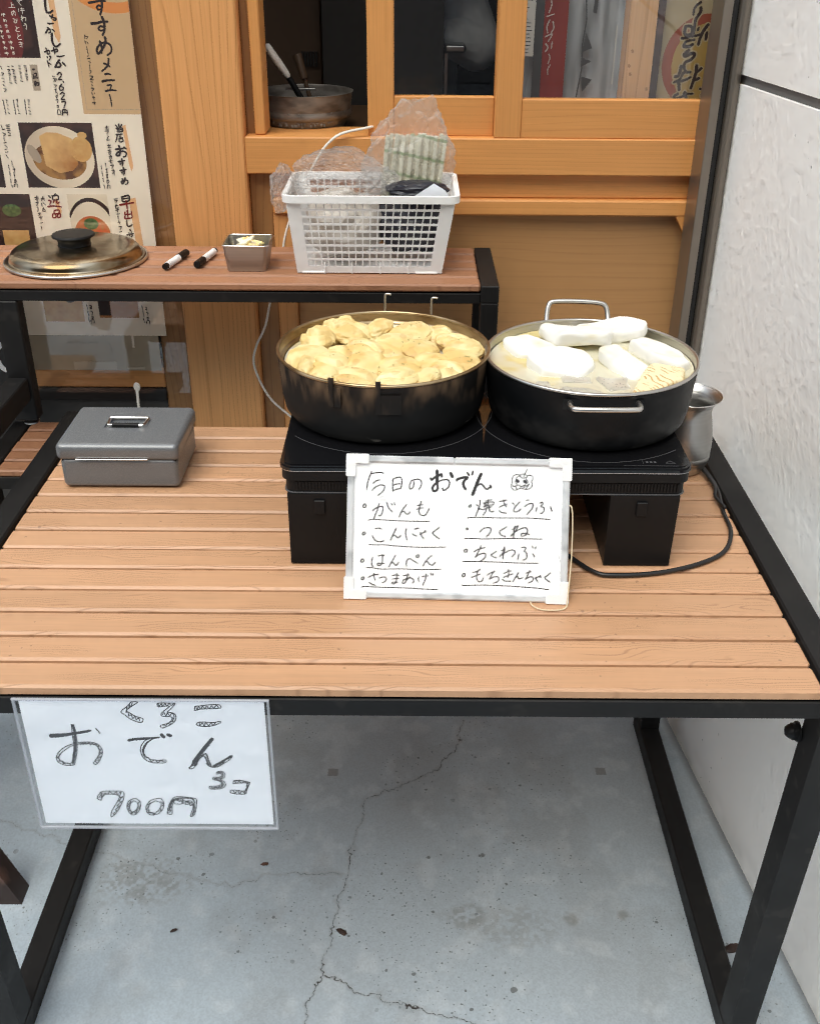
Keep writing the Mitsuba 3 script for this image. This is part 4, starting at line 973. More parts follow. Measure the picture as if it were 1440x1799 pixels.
st = thing('stool', 'dark wooden stool foot reaching into the frame at the left, beside the table leg', 'stool')
def bar(a, c, w0, w1, d=.03):
    a, c = np.array(a, float), np.array(c, float); return hull([p + np.array([sx * w, sy * d / 2, 0]) for p, w in ((a, w0 / 2), (c, w1 / 2)) for sx in (-1, 1) for sy in (-1, 1)])
obj('seat', rbox(-1.16, -.82, .26, .60, -.27, -.235, .012), 'm_wood_dark', st)
mat('m_stool_wood', lambda p, n, uv: mix((0.030, 0.016, 0.012), (0.10, 0.05, 0.035), smoothstep(.55, .8, fbm(p.x * 60, p.y * 60, p.z * 14, 3))), 0.5)
for a, c in (((-.85, .33, -.27), (-.675, .315, FZ + .0005)), ((-1.13, .33, -.27), (-1.25, .30, FZ + .0005)), ((-.90, .55, -.27), (-.98, .60, FZ + .0005)), ((-1.13, .55, -.27), (-1.22, .62, FZ + .0005))):
    obj('leg', bar(a, c, .045, .04, .04), 'm_stool_wood', st)
bd = thing('notice_board', 'black board with a white letter at the left edge, behind the shelf post', 'sign')
obj('panel', box(-.90, -.722, .858, .868, -.04, .14, .001), 'm_gasket', bd)
obj('lettering', plate(ink_poly([(9, [(-722, 86), (-733, 84), (-744, 74), (-748, 58), (-744, 42), (-735, 34), (-726, 38), (-723, 48)])]), .0006, (0, .8574, 0), (1, 0, 0), (0, 0, 1)), 'm_white_plastic', bd)

# ------------------------------------------------------------------ poster
X1, Z0 = -.4645, .064
ps = thing('menu_poster', 'large cream menu poster with food photographs on the left window', 'poster')
obj('sheet', box(-1.05, -.4620, .9590, .9596, .0645, .80, 0), 'm_poster', ps)
PY = .9588
def pr2(name, poly, m, lift): return obj(name, plate(poly, .00008, (0, PY - lift * .0001, 0), (1, 0, 0), (0, 0, 1)), m, ps)
def rect(x0, z0, x1, z1): return sg.box(x0, z0, x1, z1)
def ell(cx, cz, a, b_, ang=0): return sa.rotate(sa.scale(sg.Point(cx, cz).buffer(1, quad_segs=16), a, b_), ang)
pr2('heading_panel', rect(-.5595, .460, -.4620, .80), 'm_poster_tan', 1)
pr2('heading_line', rect(-.5535, .467, -.5528, .80).union(rect(-.5535, .467, -.464, .4677)), 'm_grey_ink', 2)
ring = ell(-.484, .690, .089, .075).difference(ell(-.482, .698, .075, .067)).intersection(rect(-.552, .46, -.4622, .80))
pr2('heading_ring', ring, 'm_orange_ink', 2)
P1 = rect(-.80, .5475, -.618, .76); pr2('photo', P1, 'm_print_dark', 1)
pr2('meat', sa.scale(ell(-.70, .60, .058, .08, 15), 1, 1).intersection(P1), 'm_print_meat', 2)
pr2('tag', rect(-.6385, .4965, -.6262, .537), 'm_grey_ink', 1)
P2 = rect(-.6745, .337, -.5485, .4455); pr2('photo', P2, 'm_print_dark', 1)
pr2('plate', ell(-.612, .388, .060, .052, -8).intersection(P2), 'm_print_plate', 2)
pr2('broth', ell(-.6125, .382, .046, .031, -6), 'm_print_broth', 3)
pr2('turnip', sg.Polygon([(-.638, .421), (-.628, .426), (-.610, .425), (-.590, .417), (-.585, .378), (-.594, .370), (-.615, .366), (-.634, .377)]).buffer(.004), 'm_print_food', 4)
pr2('pouch', ell(-.573, .402, .019, .021).union(ell(-.568, .425, .008, .006)).intersection(P2), 'm_print_food_b', 4)
pr2('glass_noodles', ell(-.655, .394, .008, .017, 30), 'm_grey_ink', 4)
P3 = rect(-.80, .2, -.676, .3255); pr2('photo', P3, 'm_print_dark', 1)
pr2('cup', rect(-.735, .2, -.688, .262), 'm_print_food_b', 2); pr2('greens', ell(-.712, .297, .017, .011), 'm_print_green', 2)
P4 = rect(-.610, .2, -.539, .326); pr2('photo', P4, 'm_print_plate', 1)
pr2('bowl_rim', ell(-.572, .262, .044, .058).difference(ell(-.573, .256, .041, .057)).intersection(P4).intersection(rect(-.62, .285, -.53, .33)), 'm_print_dark', 2)
pr2('tomato_salad', sa.scale(ell(-.573, .255, .032, .033), 1, 1).union(rect(-.603, .2, -.543, .255)).intersection(P4), 'm_print_red', 3)
pr2('herb', ell(-.574, .274, .013, .010), 'm_print_green', 4)
P5 = rect(-.80, .337, -.7275 + .013, .440); pr2('photo', P5, 'm_print_dark', 1)
for z0, z1, x0, x1 in ((.57, .70, -.594, -.583), (.365, .440, -.497, -.489), (.20, .318, -.501, -.487), (.286, .316, -.634, -.626)):
    pr2('brush_stroke', sg.Polygon([(x0, z1), (x1 - .002, z1 + .003), (x1 + .003, z0 + .01), (x1 - .001, z0), (x0 + .004, z0 + .012)]), 'm_peach_ink', 1)
pr2('photo', rect(-.6845, .0915, -.6115, .17), 'm_print_food_b', 1); pr2('photo', rect(-.5825, .0995, -.5085, .17), 'm_print_food', 1)
pr2('sauce', rect(-.5825, .104, -.561, .17), 'm_print_dark', 2); pr2('garnish', ell(-.634, .136, .010, .008), 'm_print_dark', 2)
allp = strokes(INK_POSTER)
dark = [q for q in allp if not (q[1][0][0] > -540 and 280 < q[1][0][1] < 318 and q[0] > 1.6) and not (q[1][0][0] < -615 and q[1][0][0] > -650 and 285 < q[1][0][1] < 322 and q[0] > 1.6)]
red = [q for q in allp if q not in dark]
pr2('lettering', ink_poly(dark, 1.0, brush=.5), 'm_brush_ink', 6); pr2('lettering', ink_poly(red, 1.0, brush=.5), 'm_red_ink', 6)
# white print over the dark photograph (columns of brush kana)
wh = []
def col_(x, z, dx, n, step, hgt, glyphs):
    for k in range(n):
        for w0, pts in glyphs[k % len(glyphs)]: wh.append((w0, [(x + dx * k + a * hgt, z - k * step + c * hgt) for a, c in pts]))
g_te = [(1.3, [(-.5, .3), (.5, .4)]), (1.3, [(.1, .4), (-.2, 0), (.2, -.5)])]; g_aj = [(1.2, [(-.6, .3), (-.6, -.2)]), (1.2, [(-.2, .3), (.5, .3)]), (1.2, [(.1, .5), (.1, -.6)]), (1.2, [(-.2, 0), (.6, 0)])]
g_wa = [(1.2, [(-.3, .5), (-.3, -.5)]), (1.2, [(-.5, .2), (.1, .2), (-.5, -.3)]), (1.2, [(-.1, .1), (.5, .1), (.4, -.5)])]; g_u = [(1.2, [(-.1, .5), (.2, .4)]), (1.3, [(-.3, .1), (.3, .2), (.1, -.6)])]
g_up = [(1.4, [(0, .5), (0, -.4)]), (1.3, [(0, .1), (.4, .1)]), (1.4, [(-.6, -.4), (.6, -.4)])]; g_no = [(1.2, [(.1, .3), (-.3, -.4), (-.4, .2), (.3, .4), (.3, -.4)])]
g_hi = [(1.3, [(-.4, .4), (0, .3), (-.3, -.2), (.2, -.3), (.4, .4)])]; g_to = [(1.3, [(-.2, .5), (-.1, .1)]), (1.3, [(.4, .3), (-.3, -.1), (-.2, -.5), (.4, -.5)])]; g_ki = [(1.1, [(-.4, .3), (.3, .4)]), (1.1, [(-.4, 0), (.4, .1)]), (1.1, [(-.1, .5), (.2, -.2)]), (1.1, [(-.3, -.4), (.2, -.5)])]
col_(-.6380 * 1000, 630, .9, 4, 11.5, 8, [g_te, g_aj, g_wa, g_u]); col_(-652, 626, 1.0, 6, 11.6, 8, [g_up, g_no, g_hi, g_to, g_to, g_ki])
col_(-668, 612, .9, 8, 8.2, 4.6, [g_aj, g_wa, g_ki, g_no, g_hi]); col_(-681, 628, .9, 10, 8.2, 4.6, [g_wa, g_aj, g_te, g_ki]); col_(-694, 618, 1.0, 9, 8.2, 4.6, [g_ki, g_no, g_aj, g_up])
pr2('lettering', ink_poly(wh, .85), 'm_white_ink', 6)
# window film sheets below the poster
nf = thing('window_film', 'frosted beige film on the window below the menu poster', 'film')
mat('m_film_beige', lambda p, n, uv: mi.Color3f(0.40, 0.335, 0.235) * (0.9 + 0.2 * noise(p.x * 8, p.z * 14, 0)), 0.6)
mat('m_film_light', (0.48, 0.42, 0.32), 0.6)
obj('sheet', box(-2.2, -.4785, .9600, .9610, -.0060, .0644, 0), 'm_film_beige', nf)
obj('patch', box(-.646, -.564, .9590, .9598, -.0105 + .006, .012, 0), 'm_film_light', nf); obj('patch', box(-.652, -.57, .9585, .9589, .0125, .050, 0), 'm_film_beige', nf); obj('patch', box(-.545, -.510, .9590, .9598, -.0035, .002, 0), 'm_film_light', nf)
nt = obj('tape_strip', box(-.5290, -.5250, .9592, .9598, .040, .0642, 0), 'm_white_ink'); labels[nt] = {'label': 'short white strip of tape hanging from the bottom edge of the poster', 'category': 'tape'}

# ------------------------------------------------------------------ cash box
cb = thing('cash_box', 'closed grey metal cash box with a folding handle', 'cash box')
cx0, cx1, cy0, cy1 = -.5215, -.3455, .467, .605
obj('body', rbox(cx0, cx1, cy0, cy1, .0015, .050, .009), 'm_grey_paint', cb, smooth=50)
obj('seam', box(cx0 + .003, cx1 - .003, cy0 + .003, cy1 - .003, .0442, .0478, .001), 'm_gasket', cb)
lid = m3.Manifold.hull_points(np.asarray(rbox(cx0 - .0035, cx1 + .0035, cy0 - .0035, cy1 + .0035, .0475, .0745, .009).vertices))
lid = lid - m3.Manifold.cube([.0655, .030, .01]).translate([(cx0 + cx1) / 2 - .033, .525, .0715])
lid = lid - m3.Manifold.hull_points(np.array([[cx0 - .01, cy0 - .01, .040], [cx1 + .01, cy0 - .01, .040], [cx1 + .01, cy1 + .01, .040], [cx0 - .01, cy1 + .01, .040], [cx0 - .01, cy0 - .01, .0495], [cx1 + .01, cy0 - .01, .0495], [cx1 + .01, cy1 + .01, .0495], [cx0 - .01, cy1 + .01, .0495]]))
ld = obj('lid', lid, 'm_grey_paint', cb, smooth=40)
hx = (cx0 + cx1) / 2
hp = [[hx - .0295, .5525, .0765], [hx - .0290, .5545, .0775], [hx - .025, .5548, .0778], [hx + .025, .5548, .0778], [hx + .029, .5545, .0775], [hx + .0295, .5525, .0765], [hx + .0275, .530, .0772], [hx + .0255, .5275, .0774], [hx - .0255, .5275, .0774], [hx - .0275, .530, .0772], [hx - .0295, .5525, .0765]]
obj('handle', tube(hp, .0023, 10), 'm_chrome', ld, smooth=60)
obj('grip', tube([[hx - .020, .5275, .0776], [hx + .020, .5275, .0776]], .0038, 12), 'm_black_plastic', ld, smooth=60)
obj('trim', box(hx - .062, hx + .045, cy0 - .0052, cy0 - .0030, .0505, .0522, .0004), 'm_chrome', cb)

# ------------------------------------------------------------------ cooker
k = thing('induction_cooker', 'wide black two-ring induction cooker on box legs, under the two pots', 'cooker')
CZ = .148
outline = sg.box(-.166, .256, .358, .622).buffer(-.018).buffer(.018, quad_segs=6)
def slab(poly, z0, z1):
    m = cat_([trimesh.creation.extrude_polygon(g, z1 - z0, engine='earcut') for g in getattr(poly, 'geoms', [poly]) if g.area > 1e-9]); m.apply_translation([0, 0, z0]); return m
obj('housing', cat_([slab(outline.buffer(-.0015), .126, .1395), slab(outline.buffer(-.006), .108, .1262)]), 'm_black_plastic', k, smooth=30)
obj('trim', slab(outline.buffer(-.0004), .1396, .1408), 'm_silver_line', k, smooth=30)
obj('trim', slab(outline.buffer(-.0042), .1068, .1079), 'm_mark_grey', k, smooth=30)
obj('glass_top', cat_([slab(outline.buffer(.0005), .1409, .1450), slab(outline.buffer(-.0015), .1450, .1470), slab(outline.buffer(-.005), .1470, CZ)]), 'm_black_gloss', k, smooth=20)
for x in np.arange(-.146, .343, .0042): obj('vent_slat', box(x, x + .0022, .2600, .2640, .1105, .1235, 0), 'm_black_plastic', k)
for cx, cy in ((.2445, .424), (-.038, .444)):
    r = sg.Point(cx, cy).buffer(.1535, quad_segs=24); obj('ring_mark', slab(r.difference(sg.Point(cx, cy).buffer(.1528, quad_segs=24)).intersection(outline.buffer(-.012)), CZ + .0001, CZ + .0003), 'm_mark_grey', k)
lab = [sg.box(.300 + i * .005, .271, .303 + i * .005, .275) for i in range(3)] + [sg.LineString([(.325, .270), (.331, .277), (.337, .270), (.325, .270)]).buffer(.0003), sg.box(.27, .2622, .34, .2626), sg.box(.296, .268, .3965 - .1, .278)]
obj('marking', slab(shapely.union_all(lab), CZ + .0001, CZ + .0003), 'm_mark_grey', k)
for x0, x1 in ((-.1575, -.062), (.2575, .3465)):
    l = obj('leg', cat_([hull([[x0 + (.0 if z else .004), y0, z] for z in (.002, .1066) for y0 in (.2585,)] + [[x0 + (0 if z > .05 else .003) + 0, .2585, z] for z in (.002, .1066)] + [[x1 - (0 if z > .05 else .002), .2585, z] for z in (.002, .1066)] + [[x, .56, z] for x in (x0, x1) for z in (.002, .1066)])]), 'm_black_plastic', k)
    obj('clip', box(x0 + .034, x0 + .048, .2545, .2584, .078, .0985, .001), 'm_black_plastic', l)

# ------------------------------------------------------------------ pots
def pot(name, label, c, R, zr, m_out, m_in, rim_m, step):
    q = thing(name, label, 'pot'); z0 = CZ + .0015
    out = [(.0001, z0), (R - .030, z0), (R - .014, z0 + .003), (R - .0075, z0 + .012), (R - .004, z0 + .03), (R - .0012, zr - .022), (R, zr - .012), (R + .0002, zr - .0035)]
    obj('body', lathe(out, 96, (*c, 0)), m_out, q, smooth=40)
    obj('rim', tube([[c[0] + (R - .0005) * math.cos(a), c[1] + (R - .0005) * math.sin(a), zr - .0022] for a in np.linspace(0, 2 * math.pi, 97)], .0024, 10, caps=False), rim_m, q, smooth=True)
    inn = [(R - .0018, zr - .003), (R - .003, zr - .012)] + ([(R - .0035, zr - .014), (R - .0062, zr - .0155), (R - .0075, zr - .018)] if step else []) + [(R - .006 - (.003 if step else 0), zr - .03), (R - .010, z0 + .01), (R - .03, z0 + .004), (.0001, z0 + .004)]
    obj('inside', lathe(inn, 96, (*c, 0)), m_in, q, smooth=40)
    return q
CL, RL, ZL = np.array([-.038, .444]), .1452, .240
q = pot('stew_pot', 'soot-blackened left pot, brown inside, heaped with golden fried tofu', CL, RL, ZL, 'm_soot_pot', 'm_stained_steel', 'm_stained_steel', True)
def on_wall(c, R, th): return np.array([c[0] + R * math.cos(th), c[1] + R * math.sin(th)])
def bracket(th, z0, z1, w, plate_w, out=.0025):
    n = np.array([math.cos(th), math.sin(th), 0]); t2 = np.array([-n[1], n[0], 0]); b0 = np.array([*CL, 0]); ms = []
    def blk(r0, r1, a, z0, z1, off=0): return hull([b0 + n * r + t2 * (off + s_) + [0, 0, z] for r in (r0, r1) for s_ in (-a, a) for z in (z0, z1)])
    ms.append(blk(RL + .0008, RL + .0008 + out, w / 2, z0, z1))
    if plate_w: ms.append(blk(RL + .0006, RL + .0022, plate_w / 2, z0, z0 + .026, w / 2 + plate_w / 2))
    return cat_(ms)
tl = math.atan2(.299 - CL[1], -.107 - CL[0]); tr_ = math.atan2(.299 - CL[1], -.041 - CL[0])
obj('handle_bracket', bracket(tl, .206, .2445, .007, .010), 'm_soot_pot', q); obj('handle_bracket', bracket(tr_, .201, .2455, .0065, .026), 'm_soot_pot', q)
for x in (-.0395, .0295):
    y = CL[1] + math.sqrt(RL ** 2 - (x - CL[0]) ** 2)
    obj('hook', tube(spline([[x, y + .004, .215], [x, y + .004, .250], [x + .0005, y + .004, .2625], [x + .004, y + .004, .2645], [x + .009, y + .004, .2640]], 5), .0018, 8), 'm_steel', q, smooth=60)
CR, RR, ZR = np.array([.2445, .424]), .1425, .238
q2 = pot('stew_pot', 'soot-blackened right pot, steel inside, with white fishcake slices in broth', CR, RR, ZR, 'm_soot_pot_b', 'm_steel', 'm_steel', False)
obj('handle', tube(spline([[.199, CR[1] - RR * .95 - .002, .2240], [.198, .277, .2240], [.200, .268, .2240], [.207, .2635, .2245], [.241, .2615, .2250], [.276, .2635, .2245], [.283, .268, .2240], [.285, .277, .2240], [.284, CR[1] - RR * .95 - .002, .2240]], 8), .0036, 12), 'm_steel', q2, smooth=60)
obj('handle_plate', cat_([hull([[x, y, z] for x in (.190, .292) for z in (.215, .2285) for y in (.2835 + abs(x - .241) * .035, .2855 + abs(x - .241) * .035)])]), 'm_soot_pot_b', q2)
obj('handle', tube(spline([[.201, .560, .228], [.200, .569, .236], [.203, .578, .2535], [.211, .581, .2585], [.244, .582, .2590], [.278, .581, .2570], [.288, .578, .2515], [.291, .569, .236], [.290, .560, .228]], 8), .0036, 12), 'm_steel', q2, smooth=60)
scene_b = obj('broth', lathe([(.0001, .2245), (RR - .012, .2245), (RR - .0045, .2252)], 96, (*CR, 0)), 'm_broth', smooth=True); labels[scene_b] = {'label': 'cloudy yellow broth filling the right pot', 'category': 'broth'}

def blob_mesh(c, a, b_, h, ang, seed, n=4, lump=.22, sharp=2.4, tilt=(0, 0)):
    m = trimesh.creation.icosphere(subdivisions=n); v = np.array(m.vertices)
    v = np.sign(v) * np.abs(v) ** (2 / sharp); v /= np.linalg.norm(v, axis=1, keepdims=True) ** .5
    f = meshkit.fbm(v * 1.6 + seed * 7.3, 3, seed) - .5; g = meshkit.fbm(v * 4.5 + seed * 3.1, 3, seed + 5) - .5
    v = v * (1 + lump * 1.5 * f + lump * .5 * g)[:, None]
    crease = np.exp(-((v[:, 1] - .25 * np.sin(v[:, 0] * 3 + seed)) / .16) ** 2) * (v[:, 2] > 0); v[:, 2] -= crease * .28 * (seed % 3)
    v = v * np.array([a, b_, h]); ca, sa_ = math.cos(ang), math.sin(ang)
    v[:, 2] += v[:, 0] * tilt[0] + v[:, 1] * tilt[1]
    v = np.stack([v[:, 0] * ca - v[:, 1] * sa_, v[:, 0] * sa_ + v[:, 1] * ca, v[:, 2]], 1) + np.array(c)
    return trimesh.Trimesh(v, m.faces, process=False)
# (x, y, half width, half depth) mm, row, label
G = [(-97, 536, 16, 20, 'p', 'knotted tip of a fried tofu pouch rising at the back of the left pot'), (-84, 506, 28, 28, 'p', 'largest fried tofu pouch, heaped at the back left of the left pot'), (-46, 522, 20, 26, 'p', 'fried tofu pouch right of the largest pouch in the left pot'),
     (-114, 510, 17, 24, 'p', 'small fried tofu pouch left of the largest pouch in the left pot'), (-131, 478, 24, 26, 'p', 'fried tofu pouch with a white lip at the left back of the left pot'),
     (0, 500, 31, 28, 'g', 'pale wide fried tofu cake in the back row of the left pot'), (38, 502, 20, 18, 'g', 'small fried tofu cake at the back rim of the left pot'), (60, 476, 27, 20, 'g', 'fried tofu cake at the back right of the left pot, nearest the right pot rim'),
     (14, 442, 26, 26, 'g', 'fried tofu cake in the middle of the left pot, right of the pale one'), (-24, 450, 30, 30, 'g', 'long pale fried tofu cake in the middle of the left pot'), (72, 440, 27, 22, 'g', 'fried tofu cake at the right side of the left pot, second from the back'),
     (74, 402, 27, 26, 'g', 'brown speckled fried tofu cake at the rightmost edge of the left pot'), (27, 398, 25, 24, 'g', 'fried tofu cake right of centre in the left pot'), (-64, 440, 27, 24, 'g', 'fried tofu cake left of centre in the left pot'),
     (-142, 408, 32, 36, 'p', 'fried tofu pouch at the leftmost edge of the left pot'), (-97, 428, 24, 24, 'g', 'fried tofu cake between the leftmost pouch and the centre of the left pot'), (-101, 383, 29, 32, 'g', 'fried tofu cake in the second row of the left pot, leftmost'),
     (-57, 390, 27, 29, 'g', 'fried tofu cake in the second row of the left pot, second from left'), (-15, 374, 29, 31, 'g', 'browned fried tofu cake in the second row of the left pot, third from left'), (54, 362, 24, 23, 'g', 'fried tofu cake in the front row of the left pot, rightmost'),
     (18, 343, 20, 25, 'g', 'fried tofu cake in the front row of the left pot, second from right'), (-70, 335, 30, 24, 'g', 'widest fried tofu cake in the front row of the left pot, behind the left bracket'), (-16, 328, 28, 22, 'g', 'fried tofu cake in the front row of the left pot, behind the right bracket'),
     (-120, 348, 19, 17, 'g', 'small fried tofu cake in the front row of the left pot, leftmost'), (-143, 376, 13, 17, 'p', 'smallest fried tofu pouch at the left rim of the left pot')]
for i, (x, y, a, b_, kd, lb) in enumerate(G):
    p = np.array([x, y]) / 1000 - CL; r = np.linalg.norm(p); lim = RL - .011 - .85 * max(a, b_) / 1000
    if r > lim: p *= lim / r
    p += CL; up = .0075 if y > 470 and x < -30 else (.0045 if y > 430 else .0015) + .004 * rng.random()
    hh = .0098 + (.0042 if kd == 'p' else 0)
    m = blob_mesh((*p, .2265 + up), a / 1000 * 1.02, b_ / 1000 * 1.0, hh, rng.uniform(-.5, .5), i + 1, lump=.26 if kd == 'p' else .19, sharp=2.0 if kd == 'p' else 2.5, tilt=(rng.uniform(-.14, .14), rng.uniform(.10, .32)))
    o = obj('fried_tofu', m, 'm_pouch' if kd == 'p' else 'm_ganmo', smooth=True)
    labels[o] = {'label': lb, 'category': 'fried tofu', 'group': 'fried tofu heaped in the left pot'}
scene_c = obj('broth', lathe([(.0001, .222), (RL - .009, .222)], 64, (*CL, 0)), 'm_broth', smooth=True); labels[scene_c] = {'label': 'brown broth just showing between the fried tofu in the left pot', 'category': 'broth'}

def slice_mesh(poly, z0, z1, seed, tilt=(0, 0), r=.013, wob=.0032):
    """a soft slab: rounded polygon extruded, its faces smoothed and slightly bent"""
    pg = sg.Polygon(poly).convex_hull.buffer(-r).buffer(r, quad_segs=6)
    zs = [(z0, -.003), (z0 + (z1 - z0) * .2, 0), (z1 - (z1 - z0) * .30, 0), (z1 - (z1 - z0) * .08, -.0015), (z1, -.0055)]
    mf = m3.Manifold.batch_hull([m3.Manifold.hull_points(np.array([[x, y, z] for x, y in pg.buffer(d).exterior.coords])) for z, d in zs])
    mf = mf.refine_to_length(.004); m = tri(mf); v = np.array(m.vertices)
    v[:, 1] += .003 * np.sin((v[:, 0] - v[:, 0].mean()) * 38 + seed) ; v[:, 2] += .002 * np.sin((v[:, 0] + v[:, 1]) * 55 + seed)
    v = v + (np.stack([meshkit.noise(v * 45 + seed + 31 * k_) for k_ in range(3)], -1) - .5) * 2 * wob
    c = v.mean(0); v[:, 2] += (v[:, 0] - c[0]) * tilt[0] + (v[:, 1] - c[1]) * tilt[1]
    m = trimesh.Trimesh(v, m.faces, process=False); trimesh.smoothing.filter_taubin(m, iterations=3); return m
HP = [([(.122, .500), (.166, .502), (.206, .452), (.190, .436), (.150, .434)], .2200, .2400, (.12, .10), 'white fishcake slice at the left rim of the right pot'),
      ([(.150, .404), (.178, .436), (.240, .436), (.246, .396), (.222, .366), (.174, .368)], .2190, .2425, (-.06, .16), 'large white fishcake slice at the front left of the right pot'),
      ([(.182, .516), (.200, .530), (.262, .496), (.286, .488), (.278, .456), (.200, .454)], .2320, .2545, (.05, -.10), 'white fishcake slice lying on top of the others in the right pot'),
      ([(.224, .558), (.306, .552), (.342, .514), (.332, .496), (.274, .500)], .2290, .2490, (.14, .02), 'white fishcake slice at the back rim of the right pot'),
      ([(.250, .420), (.280, .448), (.320, .396), (.302, .354), (.284, .362)], .2190, .2410, (-.14, .16), 'white wedge of fishcake right of the middle of the right pot'),
      ([(.300, .474), (.326, .494), (.376, .442), (.379, .402), (.354, .384), (.326, .410)], .2220, .2440, (-.16, -.04), 'white triangular fishcake slice at the right rim of the right pot'),
      ([(.262, .470), (.290, .482), (.296, .452), (.270, .440)], .2180, .2340, (.08, .12), 'small white fishcake slice half hidden in the middle of the right pot')]
for i, (pl, z0, z1, tl_, lb) in enumerate(HP):
    o = obj('fishcake_slice', slice_mesh(pl, z0 - .003, z1 - .004, i * 3.7, tl_), 'm_hanpen', smooth=True); labels[o] = {'label': lb, 'category': 'fishcake', 'group': 'white fishcake slices in the right pot'}
KN = [([(.190, .338), (.232, .322), (.250, .302), (.214, .296), (.190, .312)], 'grey konjac slice at the front middle of the right pot'), ([(.242, .366), (.288, .366), (.282, .326), (.254, .318)], 'grey konjac slice below the white wedge in the right pot'), ([(.160, .350), (.182, .346), (.184, .322), (.164, .328)], 'small grey konjac slice at the front left of the right pot'), ([(.196, .372), (.238, .370), (.236, .346), (.198, .346)], 'grey konjac slice half sunk in front of the large fishcake')]
for i, (pl, lb) in enumerate(KN):
    o = obj('konjac_slice', slice_mesh(pl, .217, .2275, 50 + i, (rng.uniform(-.1, .1), rng.uniform(-.06, .1)), .004, .003), 'm_konnyaku', smooth=True); labels[o] = {'label': lb, 'category': 'konjac', 'group': 'grey konjac slices in the right pot'}
o = obj('grilled_tofu', slice_mesh([(.322, .392), (.364, .386), (.352, .338), (.312, .310), (.278, .302), (.292, .340)], .220, .2350, 77, (0, .05), .004, .002), 'm_tofu', smooth=True); labels[o] = {'label': 'yellowish grilled tofu with brown grill marks at the front right of the right pot', 'category': 'tofu'}

# ------------------------------------------------------------------ steel jug
jg = thing('jug', 'brushed steel jug with a flared rim between the cooker and the white wall', 'jug')
JC = (.424, .552, 0)
pj = spline([(.0001, .001), (.030, .001), (.036, .004), (.0415, .018), (.0435, .040), (.0425, .062), (.0385, .086), (.0362, .100), (.0385, .112), (.0450, .121), (.0488, .1238)], 5)
pin = spline([(.0488, .1238), (.0480, .1236), (.0440, .1195), (.0372, .110), (.0350, .100), (.0372, .086), (.0412, .062), (.042, .040), (.040, .018), (.0001, .004)], 5)
obj('body', lathe(pj, 64, JC), 'm_brushed', jg, smooth=60); obj('inside', lathe(pin, 64, JC), 'm_brushed', jg, smooth=60)
obj('rim', tube([[JC[0] + .0487 * math.cos(a), JC[1] + .0487 * math.sin(a), .1238] for a in np.linspace(0, 2 * math.pi, 65)], .0009, 8, caps=False), 'm_chrome', jg, smooth=True)

# ------------------------------------------------------------------ cords
o = obj('power_cord', cat_([tube(spline([(.440, .60, .012), (.452, .560, .008), (.4600, .525, .005), (.4630, .470, .004), (.4545, .405, .004), (.4500, .345, .004), (.4280, .293, .004), (.387, .2605, .004), (.329, .2375, .004), (.268, .230, .004), (.240, .2400, .004), (.205, .2900, .004), (.15, .36, .004), (.08, .42, .004)], 8), .0031, 10),
     tube(spline([(.438, .596, .012), (.447, .556, .008), (.4540, .525, .009), (.4580, .470, .0095), (.4520, .440, .008), (.4570, .405, .009)], 8), .0026, 8)]), 'm_cord', smooth=True)
labels[o] = {'label': 'black power cord curving over the table right of the whiteboard', 'category': 'power cord'}
o = obj('white_cable', tube(spline([(-.02, 1.02, .442), (-.06, .985, .441), (-.079, .962, .440), (-.121, .943, .4335), (-.146, .941, .416), (-.164, .9405, .392), (-.19, .939, .345), (-.222, .938, .271), (-.236, .936, .21), (-.257, .935, .145), (-.271, .935, .093), (-.290, .935, .054), (-.297, .935, .020), (-.285, .933, -.021), (-.264, .93, -.056), (-.230, .928, -.088), (-.20, .925, -.12)], 8), .0036, 10, flat=.6), 'm_cable_white', smooth=True)
labels[o] = {'label': 'white flat cable running out of the window and down behind the shelf', 'category': 'cable'}
o = obj('ceramic_spoon', cat_([blob_mesh((-.497, .840, .010), .0062, .003, .009, 0, 1, 3, .02, 2), tube([(-.4975, .84, .004), (-.4985, .84, -.02), (-.4985, .84, -.085)], [.0028, .0026, .0026], 8)]), 'm_cable_white', smooth=True)
labels[o] = {'label': 'white rod with a round end standing behind the cash box', 'category': 'rod'}

# ------------------------------------------------------------------ things on the shelf
SZ = .2468
l = thing('pot_lid', 'round tarnished metal pot lid with a black knob lying on the shelf', 'lid')
LC = (-.566, .826, SZ)
obj('dome', lathe(spline([(.1150, .0025), (.1165, .0045), (.1130, .0065), (.1085, .0080), (.1060, .0150), (.1000, .0210), (.0900, .0235), (.0800, .0240), (.0600, .0250), (.0300, .0258), (.0001, .0262)], 4), 96, LC), 'm_lid', l, smooth=60)
obj('rim', tube([[LC[0] + .1155 * math.cos(a), LC[1] + .1155 * math.sin(a), SZ + .0030] for a in np.linspace(0, 2 * math.pi, 97)], .0026, 8, caps=False), 'm_steel', l, smooth=True)
obj('knob', lathe(spline([(.0001, .0455), (.030, .0450), (.0345, .0430), (.0350, .0405), (.0305, .0385), (.0270, .0340), (.0265, .0275), (.0275, .0262)], 4), 48, LC), 'm_black_plastic', l, smooth=50)
